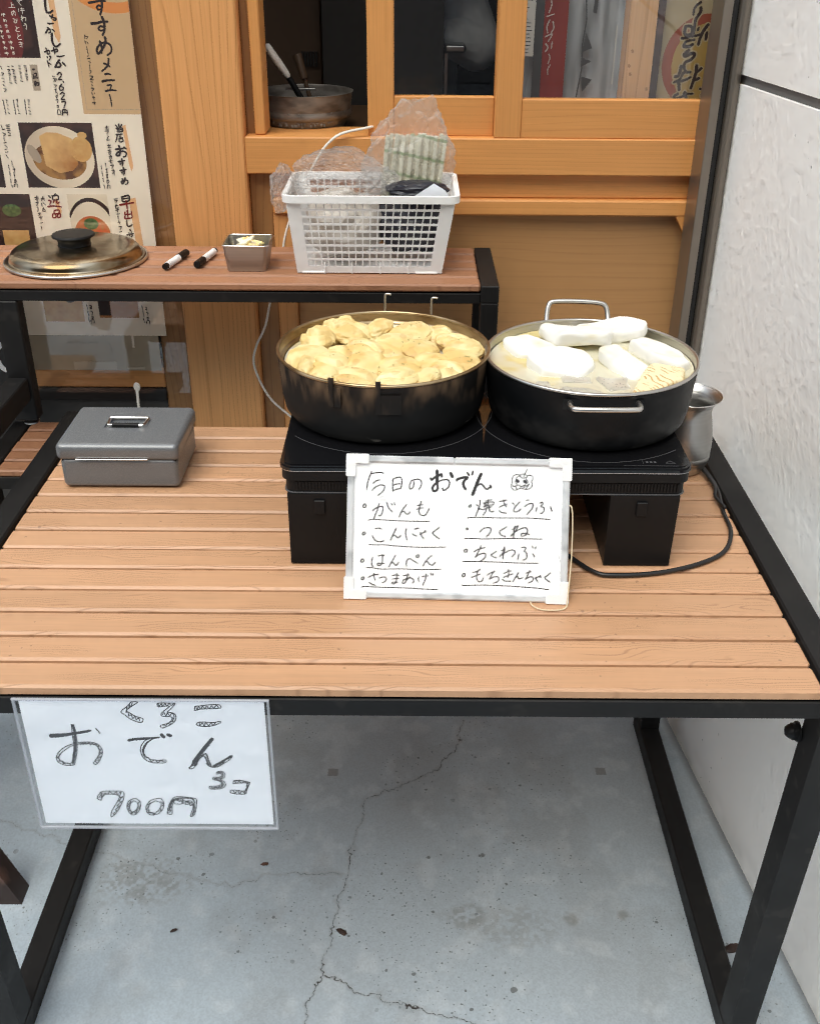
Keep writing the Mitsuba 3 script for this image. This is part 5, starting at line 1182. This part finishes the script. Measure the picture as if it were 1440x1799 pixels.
for lb, a, c, cap_first in (('black and white marker pen lying left of the other, its cap away from the table', (-.404, .765), (-.3855, .853), False), ('black and white marker pen lying nearer the steel container, its cap towards the table', (-.3545, .778), (-.3385, .866), True)):
    m = thing('marker_pen', lb, 'marker pen', 'marker pens on the shelf'); a, c = np.array([*a, SZ + .0062]), np.array([*c, SZ + .0062]); d = c - a
    s0, s1 = (0, .36) if cap_first else (.62, 1.0); w0, w1 = (.361, .93) if cap_first else (.09, .619); e0, e1 = (.931, 1.0) if cap_first else (0, .089)
    obj('cap', tube([a + d * s0, a + d * (s0 + .02), a + d * (s1 - .02), a + d * s1], [.0052, .0062, .0062, .0058], 16), 'm_black_plastic', m, smooth=45)
    obj('barrel', tube([a + d * w0, a + d * w1], .0056, 16), 'm_white_plastic', m, smooth=45); obj('end_plug', tube([a + d * e0, a + d * e1], .0050, 16), 'm_black_plastic', m, smooth=45)
    sd = np.cross(d / np.linalg.norm(d), [0, 0, 1]); 
    obj('print', cat_([box(-.0001, .0001, -.0001, .0001, -.0001, .0001, 0)] + [hull([a + d * (w0 + .06 + .05 * j + u_) + np.array([0, 0, .0057]) * math.cos(.5) + sd * .0057 * math.sin(.5) * s_ + sd * q_ for u_ in (0, .03) for q_ in (-.0009, .0009) for s_ in (1,)] + [a + d * (w0 + .06 + .05 * j) + np.array([0, 0, .0052])]) for j in range(6)]) if False else tube([a + d * (w0 + .05), a + d * (w0 + .06)], .0057, 16), 'm_mark_grey', m)
tn = thing('steel_container', 'small square steel container of yellow sachets on the shelf', 'container')
def frustum(x0, x1, y0, y1, z0, X0, X1, Y0, Y1, z1, r, n=6, rows=6, fl=0):
    P = []
    for i in range(rows):
        t_ = i / (rows - 1); pg = sg.box(x0 + (X0 - x0) * t_, y0 + (Y0 - y0) * t_, x1 + (X1 - x1) * t_, y1 + (Y1 - y1) * t_).buffer(-r).buffer(r, quad_segs=n)
        c = np.array(pg.exterior.coords)[:-1]; P.append(np.column_stack([c, np.full(len(c), z0 + (z1 - z0) * t_)]))
    n_ = len(P[0]); v = np.vstack(P); f = [[i * n_ + j, i * n_ + (j + 1) % n_, (i + 1) * n_ + (j + 1) % n_, (i + 1) * n_ + j] for i in range(rows - 1) for j in range(n_)]
    return v, np.array(f), P
v, f, Pn = frustum(-.3025, -.2385, .7640, .8270, SZ + .001, -.3070, -.2320, .7590, .8330, SZ + .0425, .008)
obj('body', cat_([(v, f), hull([[*q_[:2], z] for q_ in Pn[0] for z in (SZ + .0002, SZ + .0012)])]), 'm_brushed', tn, smooth=50)
obj('rim', tube(np.vstack([Pn[-1], Pn[-1][:1]]), .0016, 8, caps=False), 'm_chrome', tn, smooth=True)
for j in range(16):
    c = (rng.uniform(-.286, -.254), rng.uniform(.784, .812), SZ + .024 + .012 * rng.random() + (.007 if j > 10 else 0)); m = box(-.0125, .0125, -.008, .008, -.0016, .0016, .0012)
    m.apply_transform(trimesh.transformations.euler_matrix(rng.uniform(-.7, .7), rng.uniform(-.6, .6), rng.uniform(0, 6))); m.apply_translation(c)
    o = obj('sachet', m, 'm_sachet'); labels[o] = {'label': 'small yellow sachet among others in the steel container on the shelf', 'category': 'sachet', 'group': 'yellow sachets in the steel container'}

# basket
bk = thing('basket', 'white plastic lattice basket full of bags on the shelf', 'basket')
b0, b1 = (-.1865, .0490, .757, .893, SZ + .001), (-.1985, .0690, .738, .915, SZ + .1262)
def bpt(side, u, t_):
    x0, x1 = b0[0] + (b1[0] - b0[0]) * t_, b0[1] + (b1[1] - b0[1]) * t_; y0, y1 = b0[2] + (b1[2] - b0[2]) * t_, b0[3] + (b1[3] - b0[3]) * t_; z = b0[4] + (b1[4] - b0[4]) * t_
    return np.array({'f': (x0 + (x1 - x0) * u, y0, z), 'b': (x0 + (x1 - x0) * u, y1, z), 'l': (x0, y0 + (y1 - y0) * u, z), 'r': (x1, y0 + (y1 - y0) * u, z)}[side])
def bquad(side, u0, u1, t0, t1, th=.0018):
    inn = {'f': (0, 1, 0), 'b': (0, -1, 0), 'l': (1, 0, 0), 'r': (-1, 0, 0)}[side]; q_ = [bpt(side, u, t_) for u in (u0, u1) for t_ in (t0, t1)]
    return hull(q_ + [p + np.array(inn) * th for p in q_])
for side, nh in (('f', 18), ('b', 18), ('l', 10), ('r', 10)):
    ms = []; e = .085 if nh == 18 else .12; t0, t1, nv = .09, .93, 9
    ms += [bquad(side, 0, e, 0, 1.0), bquad(side, 1 - e, 1, 0, 1.0), bquad(side, e, 1 - e, 0, t0), bquad(side, e, 1 - e, t1, 1.0)]
    for j in range(1, nh): u = e + (1 - 2 * e) * j / nh; wd = (.0125 if nh == 18 else .02) * (1 - 2 * e) * .72; ms.append(bquad(side, u - wd / 2, u + wd / 2, t0, t1, .0014))
    for j in range(1, nv): t_ = t0 + (t1 - t0) * j / nv; ms.append(bquad(side, e, 1 - e, t_ - .014, t_ + .014, .0016))
    obj('lattice_side', cat_(ms), 'm_white_plastic', bk)
rp = sg.box(b1[0], b1[2], b1[1], b1[3]).buffer(-.012).buffer(.0135, quad_segs=6)
ro = rp.buffer(.0045, quad_segs=6)
obj('rim', cat_([slab(ro.difference(rp.buffer(-.0025)), b1[4] - .001, b1[4] + .0025), slab(ro.difference(ro.buffer(-.002)), b1[4] - .0085, b1[4] - .0009)]), 'm_white_plastic', bk, smooth=25)
obj('base', box(b0[0] + .001, b0[1] - .001, b0[2] + .001, b0[3] - .001, SZ + .0012, SZ + .004, .001), 'm_white_plastic', bk)
for x in (-.178, .006): obj('foot', box(x, x + .036, b0[2] - .0022, b0[2] + .01, SZ + .0002, SZ + .0035, .001), 'm_white_plastic', bk)
for x in (-.142, -.098, -.052, -.006): obj('rib', box(x, x + .002, b0[2] - .0035, b0[2] + .003, SZ + .0004, SZ + .019, .0005), 'm_white_plastic', bk)
# crumpled clear bags
def crumple(pts_fn, n, jit, seed, relax=.35):
    r_ = np.random.default_rng(seed); m = trimesh.creation.icosphere(subdivisions=n); v = np.array(m.vertices); d = np.zeros(len(v))
    for _ in range(26 if n > 3 else 12):      # sharp creases along random planes
        q_ = r_.normal(size=3); q_ /= np.linalg.norm(q_); e = v @ q_ - r_.uniform(-.8, .8); d += r_.uniform(-1, 1) * np.exp(-np.abs(e) / r_.uniform(.03, .14)) * (meshkit.noise(v * 2 + _ * 3.3) > .42)
    v = v * (1 + .5 * (meshkit.fbm(v * 2.2 + seed, 3, seed) - .5) + jit * (.55 * d + .25 * (r_.random(len(v)) - .5)))[:, None]
    return trimesh.Trimesh(pts_fn(v), m.faces, process=False)
o = obj('clear_bag', crumple(lambda v: v * [.078, .066, .042] + [-.120, .826, .386], 5, .16, 3), 'm_bag', smooth=28); labels[o] = {'label': 'crumpled clear plastic bag on the left half of the basket', 'category': 'plastic bag'}
o = obj('clear_bag', crumple(lambda v: v * [.020, .05, .034] + [-.208, .80, .372], 4, .2, 5), 'm_bag', smooth=28); labels[o] = {'label': 'corner of clear plastic hanging over the left end of the basket', 'category': 'plastic bag'}
def tall(v):
    z = v[:, 2]; taper = np.clip(1.0 - .22 * z, .5, 1.3)[:, None]
    w = v * [.068, .030, .078] * np.hstack([taper, taper * (1 - .35 * np.clip(z, 0, 1)[:, None]), np.ones_like(taper)]); w[:, 0] += .014 * z
    return w + [-.006, .850, .425]
o = obj('clear_bag', crumple(tall, 5, .13, 11), 'm_bag', smooth=28); labels[o] = {'label': 'tall clear plastic bag of paper-wrapped chopsticks standing in the basket', 'category': 'plastic bag'}
o = obj('clear_bag', crumple(lambda v: v * [.035, .030, .022] + [-.055, .79, .388], 4, .2, 17), 'm_bag', smooth=28); labels[o] = {'label': 'crumpled plastic at the front of the tall bag in the basket', 'category': 'plastic bag'}
mat('m_packet', lambda p, n, uv: mix((0.66, 0.64, 0.50), (0.30, 0.38, 0.20), smoothstep(.36, .40, f1((p.z - H + p.x * .2) * 30)) * (1 - smoothstep(.5, .54, f1((p.z - H + p.x * .2) * 30)))), 0.5)
for j in range(15):
    x = -.046 + j * .0066; m = box(-.0034, .0034, -.002, .002, -.09, .058 + .004 * rng.random(), .0012)
    m.apply_transform(trimesh.transformations.euler_matrix(rng.uniform(-.06, .06), .10 + rng.uniform(-.04, .04), rng.uniform(-.4, .4))); m.apply_translation([x, .850 + .008 * (j % 2), .388])
    o = obj('chopstick_packet', m, 'm_packet'); labels[o] = {'label': 'paper chopstick sleeve with a green band among others in the tall clear bag', 'category': 'chopsticks', 'group': 'chopstick sleeves in the tall bag'}
mat('m_navy', (0.012, 0.013, 0.022), 0.35)
o = obj('dark_pouch', cat_([crumple(lambda v: v * [.058, .050, .050] + [.004, .826, .315], 3, .12, 23)]), 'm_navy'); labels[o] = {'label': 'dark packaged goods filling the right half of the basket', 'category': 'package'}
o = obj('dark_pouch', crumple(lambda v: v * [.050, .025, .013] + [.008, .785, .376], 3, .15, 29), 'm_navy'); labels[o] = {'label': 'dark wrapped packet at the top of the basket below the chopsticks', 'category': 'package'}
mat('m_bag_fill', lambda p, n, uv: mix((0.62, 0.58, 0.52), (0.40, 0.36, 0.32), noise(p.x * 60, p.y * 60, p.z * 60)), 0.4)
o = obj('bag_bundle', crumple(lambda v: v * [.064, .056, .052] + [-.112, .822, .312], 3, .14, 31), 'm_bag_fill'); labels[o] = {'label': 'bundle of folded whitish bags seen through the left half of the basket', 'category': 'bags'}
tg = hull([np.array([x, y, z]) for x, z in ((-.004, .366), (.034, .3905), (.052, .380), (.060, .366)) for y in (.7585, .7590)]); o = obj('card', tg, 'm_paper'); labels[o] = {'label': 'white card sticking out of the right front of the basket', 'category': 'card'}

# ------------------------------------------------------------------ whiteboard
wb = thing('whiteboard', 'small whiteboard with handwritten menu leaning on the cooker', 'whiteboard')
a_ = math.radians(1.93); WE1 = np.array([math.cos(a_), -math.sin(a_), 0]); BK = np.array([math.sin(a_), math.cos(a_), 0]); WT = .084 * BK + np.array([0, 0, .162]); WT /= np.linalg.norm(WT); WB = np.array([-.082, .1774, .0012])
WNn = np.cross(WE1, WT)      # towards the viewer
def wbox(u0, u1, v0, v1, d0, d1, b=.0008):
    m = box(u0, u1, v0, v1, d0, d1, b); m.vertices = WB + m.vertices @ np.array([WE1, WT, WNn]); return m
UW, VH = .2805, .1815
obj('panel', wbox(.004, UW - .004, .004, VH - .004, -.006, -.0030, 0), 'm_board_white', wb)
fr = .0095
for nm, a in (('frame_bar', (.026, UW - .026, .0006, fr)), ('frame_bar', (.026, UW * .48, VH - fr, VH - .0006)), ('frame_bar', (UW * .4802, UW - .026, VH - fr, VH - .0006)), ('frame_bar', (.0006, fr, .026, VH - .026)), ('frame_bar', (UW - fr, UW - .0006, .026, VH - .026))):
    obj(nm, wbox(*a, -.008, .0006, .0022), 'm_board_frame', wb)
for cu, cv in ((0, 0), (UW, 0), (0, VH), (UW, VH)):
    su, sv = (1 if cu == 0 else -1), (1 if cv == 0 else -1)
    L_ = sg.Polygon([(cu - su * .0012, cv - sv * .0012), (cu + su * .0275, cv - sv * .0012), (cu + su * .0275, cv + sv * .0108), (cu + su * .0108, cv + sv * .0108), (cu + su * .0108, cv + sv * .0275), (cu - su * .0012, cv + sv * .0275)]).buffer(-.0018).buffer(.0018, quad_segs=4)
    L_ = L_.intersection(sg.box(-.002, -.0008, UW + .002, VH + .002))
    m = trimesh.creation.extrude_polygon(L_, .0105, engine='earcut'); m.apply_translation([0, 0, -.0088]); m.vertices = WB + m.vertices @ np.array([WE1, WT, WNn]); obj('corner', m, 'm_white_plastic', wb)
bi = strokes(INK_BOARD)
def part_of(w, p):
    u, v_ = p[0]
    if v_ > 125 and u > 195: return 0
    if v_ > 125 or (v_ > 122 and u < 145 and u > 100): return 1
    return 2 + (4 if u > 130 else 0) + int(np.clip(3 - (v_ - 14) // 29, 0, 3))
grp = {}
for w0, p in bi: grp.setdefault(part_of(w0, p), []).append((w0, p))
for g_ in sorted(grp): obj('drawing' if g_ == 0 else 'writing', plate(ink_poly(grp[g_], 1.45), .00015, WB + WNn * -.0030, WE1, WT), 'm_ink', wb)
mat('m_smudge', (0.55, 0.56, 0.57), 0.5)
obj('smudge', plate(ink_poly([(1, [(42, 128), (47, 130)]), (.8, [(43, 125), (50, 125)]), (1, [(268, 60), (272, 48)]), (.8, [(270, 40), (273, 30)])]), .0001, WB + WNn * -.0030, WE1, WT), 'm_smudge', wb)
o = obj('hanging_cord', tube(spline([WB + WE1 * .279 + WT * .125 + WNn * -.004, WB + WE1 * .2835 + WT * .115, WB + WE1 * .284 + WT * .06, np.array([.1975, .166, .012]), np.array([.195, .158, .0022]), np.array([.183, .1525, .0018]), np.array([.165, .1535, .0018]), np.array([.1555, .160, .0018]), np.array([.152, .168, .0022]), np.array([.155, .178, .003])], 8), .0009, 8), 'm_string', wb, smooth=True, label='thin cream cord looped under the corner')

# ------------------------------------------------------------------ paper sign on the apron
ps2 = thing('price_sign', 'handwritten paper sign in a clear sleeve hung on the front of the table', 'sign')
SY = -.0032
def wavy(x0, x1, z0, z1, y, amp, nx=60, nz=40, seed=2, skew=0):
    X, Z = np.meshgrid(np.linspace(x0, x1, nx), np.linspace(z0, z1, nz)); pts = np.stack([X * 9, Z * 16, X * 0 + seed], -1)
    Y = y + amp * (meshkit.fbm(pts, 3, seed) - .5) * np.clip((z1 - Z) / .03, 0, 1); v = np.stack([X, Y, Z], -1).reshape(-1, 3)
    f = [[j * nx + i, j * nx + i + 1, (j + 1) * nx + i + 1, (j + 1) * nx + i] for j in range(nz - 1) for i in range(nx - 1)]
    return v, np.array(f)
SYW = SY - .0012
obj('paper', wavy(-.4372, -.1620, -.2060, -.0155, SYW, .0016), 'm_paper', ps2, smooth=True)
def on_paper(m):
    """lay thin print on the slightly wavy paper"""
    v = np.array(m.vertices); pts = np.stack([v[:, 0] * 9, v[:, 2] * 16, v[:, 0] * 0 + 2], -1)
    v[:, 1] += .0016 * (meshkit.fbm(pts, 3, 2) - .5) * np.clip((-.016 - v[:, 2]) / .03, 0, 1); m.vertices = v; return m
sgn = strokes(INK_SIGN)
def srow(p):
    z = np.mean([b_ for _, b_ in p]); return 0 if z > -52 else (1 if z > -128 else (3 if p[0][0] > -240 and z > -160 else 2))
gs = {}
for w0, p in sgn: gs.setdefault(srow(p), []).append((max(w0, .75), p))
for g_ in sorted(gs): obj('writing', on_paper(plate(ink_poly(gs[g_], 1.5), .00012, (0, SYW - .0002, 0), (1, 0, 0), (0, 0, 1))), 'm_pencil', ps2)
obj('sleeve', trimesh.Trimesh([[-.4425, SY - .0042, -.2105], [-.1590, SY - .0042, -.2120], [-.1575, SY - .0042, -.0145], [-.4430, SY - .0042, -.0140]], [[0, 1, 2], [0, 2, 3]], process=False), 'm_film', ps2)
for a in ((-.4442, -.4408, -.2105, -.0150), (-.1588, -.1560, -.2120, -.0150), (-.4445, -.1560, -.2135, -.2095), (-.4445, -.1560, -.0150, -.0125)):
    obj('sleeve_edge', box(a[0], a[1], SY - .0040, SY - .0008, a[2], a[3], .0008), 'm_sleeve_edge', ps2)

# ------------------------------------------------------------------ behind the windows
sp = thing('saucepan', 'dull hammered saucepan on the counter inside the open window', 'saucepan')
SC = (-.1995, 1.135, .4130)
obj('body', lathe(spline([(.0001, .0005), (.062, .0005), (.072, .004), (.0800, .018), (.0850, .040), (.0880, .0620), (.0895, .0640)], 5), 72, SC), 'm_alu_pot', sp, smooth=50)
obj('inside', lathe(spline([(.0895, .0640), (.0870, .0625), (.0840, .040), (.078, .018), (.0001, .004)], 5), 72, SC), 'm_alu_pot', sp, smooth=50)
dm = []
for j in range(60):
    th = -math.pi / 2 + rng.uniform(-.75, .75); zz = rng.uniform(.012, .034); rr = .0795 + (zz - .018) * .22; c = np.array([SC[0] + rr * math.cos(th), SC[1] + rr * math.sin(th), SC[2] + zz]); mm = trimesh.creation.icosphere(subdivisions=1, radius=.0024); mm.apply_scale([1, 1, 1.6]); mm.apply_translation(c); dm.append(mm)
obj('dimple', cat_(dm), 'm_alu_pot', sp, kind='stuff')
ldl = thing('ladle', 'ladle with a cream handle leaning in the saucepan', 'ladle')
obj('handle', tube(spline([(-.2605, 1.09, .558), (-.256, 1.092, .552), (-.245, 1.097, .535), (-.232, 1.102, .516), (-.224, 1.106, .503)], 6), np.interp(np.linspace(0, 1, 25), [0, .1, .5, .9, 1], [.0035, .0062, .0070, .0055, .004]), 12), 'm_cable_white', ldl, smooth=True)
obj('shaft', tube([(-.2245, 1.1062, .503), (-.205, 1.115, .468), (-.195, 1.12, .445)], .0055, 10), 'm_black_plastic', ldl, smooth=True)
o = obj('spatula', cat_([tube([(-.213, 1.16, .535), (-.200, 1.15, .495)], [.0085, .007], 10), tube([(-.2, 1.15, .495), (-.185, 1.145, .44)], .004, 8)]), 'm_interior_brown', smooth=True); labels[o] = {'label': 'brown wooden spatula behind the ladle in the saucepan', 'category': 'spatula'}
o = obj('steel_strip', box(-.232, -.178, 1.115, 1.128, .4795, .4830, .001), 'm_brushed'); labels[o] = {'label': 'thin steel bar lying across the saucepan', 'category': 'bar'}
# dark panel, steel counter and person behind the second pane
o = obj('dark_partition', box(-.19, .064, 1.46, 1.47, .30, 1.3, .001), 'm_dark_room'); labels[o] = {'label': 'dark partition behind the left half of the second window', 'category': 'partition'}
sc_ = thing('steel_counter', 'steel counter with a bright edge inside the shop, right of the dark partition', 'counter')
obj('top', rbox(.066, .112, 1.485, 1.70, .508, .524, .006), 'm_brushed', sc_, smooth=50); obj('upright', box(.066, .0745, 1.487, 1.50, FZ + .01, .5075, .001), 'm_brushed', sc_)
mat('m_grey_cloth', lambda p, n, uv: mi.Color3f(0.55, 0.57, 0.57) * (0.75 + 0.5 * fbm(p.x * 40, p.y * 40, p.z * 12, 3)), 0.85)
mat('m_skin', (0.42, 0.25, 0.17), 0.5)
mat('m_hair', (0.012, 0.010, 0.009), 0.5)
def limbs(bones, ref=.02, it=8):
    s_ = lambda p, r: m3.Manifold.sphere(r, 20).translate(list(map(float, p)))
    mf = m3.Manifold.batch_boolean([m3.Manifold.batch_hull([s_(a, ra), s_(c, rc)]) for a, ra, c, rc in bones], m3.OpType.Add).refine_to_length(ref); m = tri(mf)
    trimesh.smoothing.filter_taubin(m, iterations=it); return m
pe = thing('person', 'person in a grey top behind the second window, elbow raised', 'person')
hd, nk, sL, sR, el, wr, pel = (-.05, 1.74, .86), (-.04, 1.74, .70), (-.19, 1.76, .64), (.075, 1.72, .650), (.140, 1.62, .512), (.055, 1.56, .535), (-.04, 1.76, .18)
obj('body', limbs([(nk, .05, hd, .085), (nk, .05, sL, .06), (nk, .05, sR, .06), ((-.04, 1.75, .55), .13, pel, .13), (sL, .06, (-.04, 1.75, .5), .12), (sR, .06, (-.04, 1.75, .5), .12), (sR, .05, el, .040), (el, .038, wr, .026), (wr, .022, (.04, 1.55, .535), .022),
    ((.04, 1.55, .535), .012, (.01, 1.53, .530), .008), ((.04, 1.555, .540), .011, (.007, 1.54, .536), .008), ((.04, 1.56, .545), .010, (.009, 1.55, .543), .007), ((.04, 1.565, .55), .009, (.015, 1.56, .551), .007), ((.045, 1.545, .53), .010, (.03, 1.525, .545), .008),
    (sL, .05, (-.24, 1.76, .40), .042), ((-.24, 1.76, .40), .040, (-.23, 1.72, .2), .028), ((-.23, 1.72, .2), .028, (-.23, 1.71, .13), .022), (pel, .12, (-.12, 1.78, -.25), .08), (pel, .12, (.04, 1.78, -.25), .08), ((-.12, 1.78, -.25), .075, (-.12, 1.8, -.66), .045), ((.04, 1.78, -.25), .075, (.04, 1.8, -.66), .045)], .025, 6), 'm_skin', pe, smooth=True)
obj('top', limbs([(nk, .060, sL, .070), (nk, .060, sR, .070), ((-.04, 1.75, .55), .145, pel, .145), (sL, .07, (-.04, 1.75, .5), .13), (sR, .07, (-.04, 1.75, .5), .13), (sR, .066, (.112, 1.66, .57), .062), ((.112, 1.66, .57), .062, el, .056), (el, .054, (.10, 1.59, .525), .045), ((.10, 1.59, .525), .045, (.075, 1.57, .533), .036), (sL, .065, (-.24, 1.76, .40), .055), ((-.24, 1.76, .40), .052, (-.232, 1.725, .22), .04)], .012, 3), 'm_grey_cloth', pe, smooth=True)
obj('hair', limbs([((-.05, 1.755, .89), .086, (-.05, 1.765, .86), .086)], .02, 3), 'm_hair', pe, smooth=True)
# things behind the right pane: its street reflections, added as solid objects
cu = thing('grey_reflection', 'grey street reflection of the right window, added as a creased sheet behind it', 'curtain')  # grey street reflection in the glass, added as a solid sheet
mat('m_reflection_grey', lambda p, n, uv: mix((0.42, 0.45, 0.47), (0.24, 0.26, 0.27), smoothstep(.4, .7, fbm(p.x * 26, p.z * 7, 3, 3))), 0.7)
X, Z = np.meshgrid(np.linspace(.17, .392, 90), np.linspace(.42, 1.2, 60)); Y = 1.112 + .010 * (meshkit.fbm(np.stack([X * 45, Z * 5, X * 0], -1), 3, 4) - .5) + .004 * np.sin(X * 170 + 2 * np.sin(Z * 9))
v = np.stack([X, Y, Z], -1).reshape(-1, 3); f = np.array([[j * 90 + i, j * 90 + i + 1, (j + 1) * 90 + i + 1, (j + 1) * 90 + i] for j in range(59) for i in range(89)])
obj('reflection_sheet', (v, f), 'm_reflection_grey', cu, smooth=True)
mat('m_reflection_dark', (0.07, 0.075, 0.08), 0.7); mat('m_reflection_light', (0.50, 0.50, 0.46), 0.6)
blk = shapely.union_all([sg.Polygon([(306, 482), (322, 503), (302, 508)]), sg.Polygon([(300, 524), (318, 533), (300, 540)]), sg.Polygon([(300, 548), (318, 555), (305, 580)]), sg.Polygon([(314, 612), (321, 610), (322, 640), (316, 640)])] + [sg.LineString([(296, 474), (302, 520), (300, 560), (304, 600), (300, 640)]).buffer(1.2)])
obj('reflected_mark', plate(sa.scale(blk, .001, .001, origin=(0, 0)), .0004, (0, 1.102, 0), (1, 0, 0), (0, 0, 1)), 'm_reflection_dark', cu)
obj('strip', box(.3575, .3600, 1.1015, 1.1025, .495, .592, 0), 'm_reflection_light', cu)
rb = thing('reflected_banner', 'reflection of a red banner with white brush writing, added behind the right window', 'banner')  # mirror image of a street banner, added as an object inside
mat('m_banner', lambda p, n, uv: mi.Color3f(0.22, 0.045, 0.04) * (0.8 + 0.4 * noise(p.x * 60, p.z * 8, 2)), 0.75)
mat('m_banner_dark', (0.065, 0.068, 0.07), 0.7); mat('m_banner_white', (0.40, 0.36, 0.33), 0.7)
obj('reflection_sheet', box(.2285, .2700, 1.0925, 1.0940, .440, 1.0, 0), 'm_banner', rb); obj('dark_edge', box(.2130, .2283, 1.0935, 1.0950, .440, 1.0, 0), 'm_banner_dark', rb)
bw = [(2.2, [(236, 640), (240, 625), (236, 612)]), (2.0, [(233, 606), (245, 610)]), (2.4, [(238, 600), (234, 590), (236, 580)]), (2.2, [(244, 598), (246, 588), (242, 580)]), (2.2, [(233, 574), (244, 578), (238, 566)]), (2.6, [(234, 562), (238, 556), (234, 550)]), (2.2, [(245, 565), (244, 555)]), (1.8, [(240, 546), (243, 540), (240, 530)]), (1.8, [(244, 528), (240, 520), (241, 512)])]
obj('writing', plate(ink_poly(bw, 1.0, brush=.3), .0003, (0, 1.0924, 0), (1, 0, 0), (0, 0, 1)), 'm_banner_white', rb)
pb = thing('reflected_placard', 'narrow pale strip of reflection left of the red banner, added behind the right window', 'placard')  # pale part of the same reflection, added as a thin sheet
obj('sheet', box(.1880, .2125, 1.0905, 1.0915, .542, 1.0, 0), 'm_reflection_light', pb)
obj('print', plate(sa.scale(shapely.union_all([sg.box(191, z, 191 + 6 + 12 * rng.random(), z + 1.6) for z in np.arange(547, 650, 6)]), .001, .001, origin=(0, 0)), .0002, (0, 1.0904, 0), (1, 0, 0), (0, 0, 1)), 'm_reflection_dark', pb)
ip = thing('inner_post', 'pale knotty timber post between the grey reflection and the yellow sign', 'post')
c, h = wood('z', (0.52, 0.30, 0.14), (0.36, 0.18, 0.07), 0.5, 2.2); mat('m_inner_post', c, 0.5, h, .0001, eps=4e-4)
obj('timber', box(.3635, .4105, 1.02, 1.07, FZ + .01, 1.29, .001), 'm_inner_post', ip); obj('knot', cat_([ell_ for ell_ in [tri(plate(ell(x, z, .0022, .0032, 20), .0003, (0, 1.0198, 0), (1, 0, 0), (0, 0, 1))) for x, z in ((.374, .558), (.371, .535), (.374, .522), (.405, .498))]]), 'm_wood_dark', ip)
obj('dark_edge', box(.4107, .4240, 1.024, 1.06, FZ + .01, 1.29, .001), 'm_print_dark', ip)
ys = thing('reflected_sign', 'reflection of a cream sign with a red ring and black brush characters, added behind the right window', 'sign')  # mirrored sign from across the street, added as a panel behind the glass
mat('m_sign_cream', (0.36, 0.29, 0.17), 0.6); mat('m_sign_red', (0.25, 0.055, 0.025), 0.6); mat('m_sign_yellow', (0.34, 0.22, 0.055), 0.6)
YP = 1.0400
obj('panel', box(.4245, .62, YP, YP + .006, .40, 1.1, .001), 'm_sign_cream', ys)
def yp(name, poly, m, lift): return obj(name, plate(poly, .0001, (0, YP - lift * .00013, 0), (1, 0, 0), (0, 0, 1)), m, ys)
clip_ = sg.box(.4250, .41, .61, 1.0)
yp('disc', ell(.508, .535, .066, .067).intersection(clip_), 'm_sign_yellow', 1); yp('ring', ell(.505, .538, .074, .078).difference(ell(.510, .536, .062, .066)).intersection(clip_), 'm_sign_red', 2)
rs_ = strokes(INK_RSIGN)
yp('outline', ink_poly(rs_, 1.9).intersection(clip_), 'm_sign_cream', 4); yp('writing', ink_poly(rs_, 1.0, brush=.3).intersection(clip_), 'm_brush_ink', 6)

# ------------------------------------------------------------------ small litter on the floor
for x, y, a, c, lb in ((-.386, .243, .006, .5, 'tiny dark scrap on the floor under the price sign'), (-.108, .242, .010, -.6, 'small curled dry leaf beside the long floor crack'), (-.253, .384, .007, .2, 'crumb of dirt on the floor at the branching crack'), (.533, .216, .018, .3, 'brown dry leaf on the floor by the right table leg')):
    m = crumple(lambda v: v * [a, a * .45, .0022] , 2, .5, int(abs(x) * 1000)); m.apply_transform(trimesh.transformations.rotation_matrix(c, [0, 0, 1])); m.apply_translation([x, y, FZ + .003]); o = obj('dry_leaf', m, 'm_stool_wood'); labels[o] = {'label': lb, 'category': 'litter'}

# ------------------------------------------------------------------ across the street (out of view; placed and darkened to cut low front light, seen only in reflections)
ob = thing('opposite_building', 'unseen grey building across the street, placed and darkened to cut low front light', 'building')
mat('m_far_wall', (0.15, 0.145, 0.14), 0.8)
obj('wall', box(-24, 24, -11, -9, FZ, 7.0, .01), 'm_far_wall', ob)
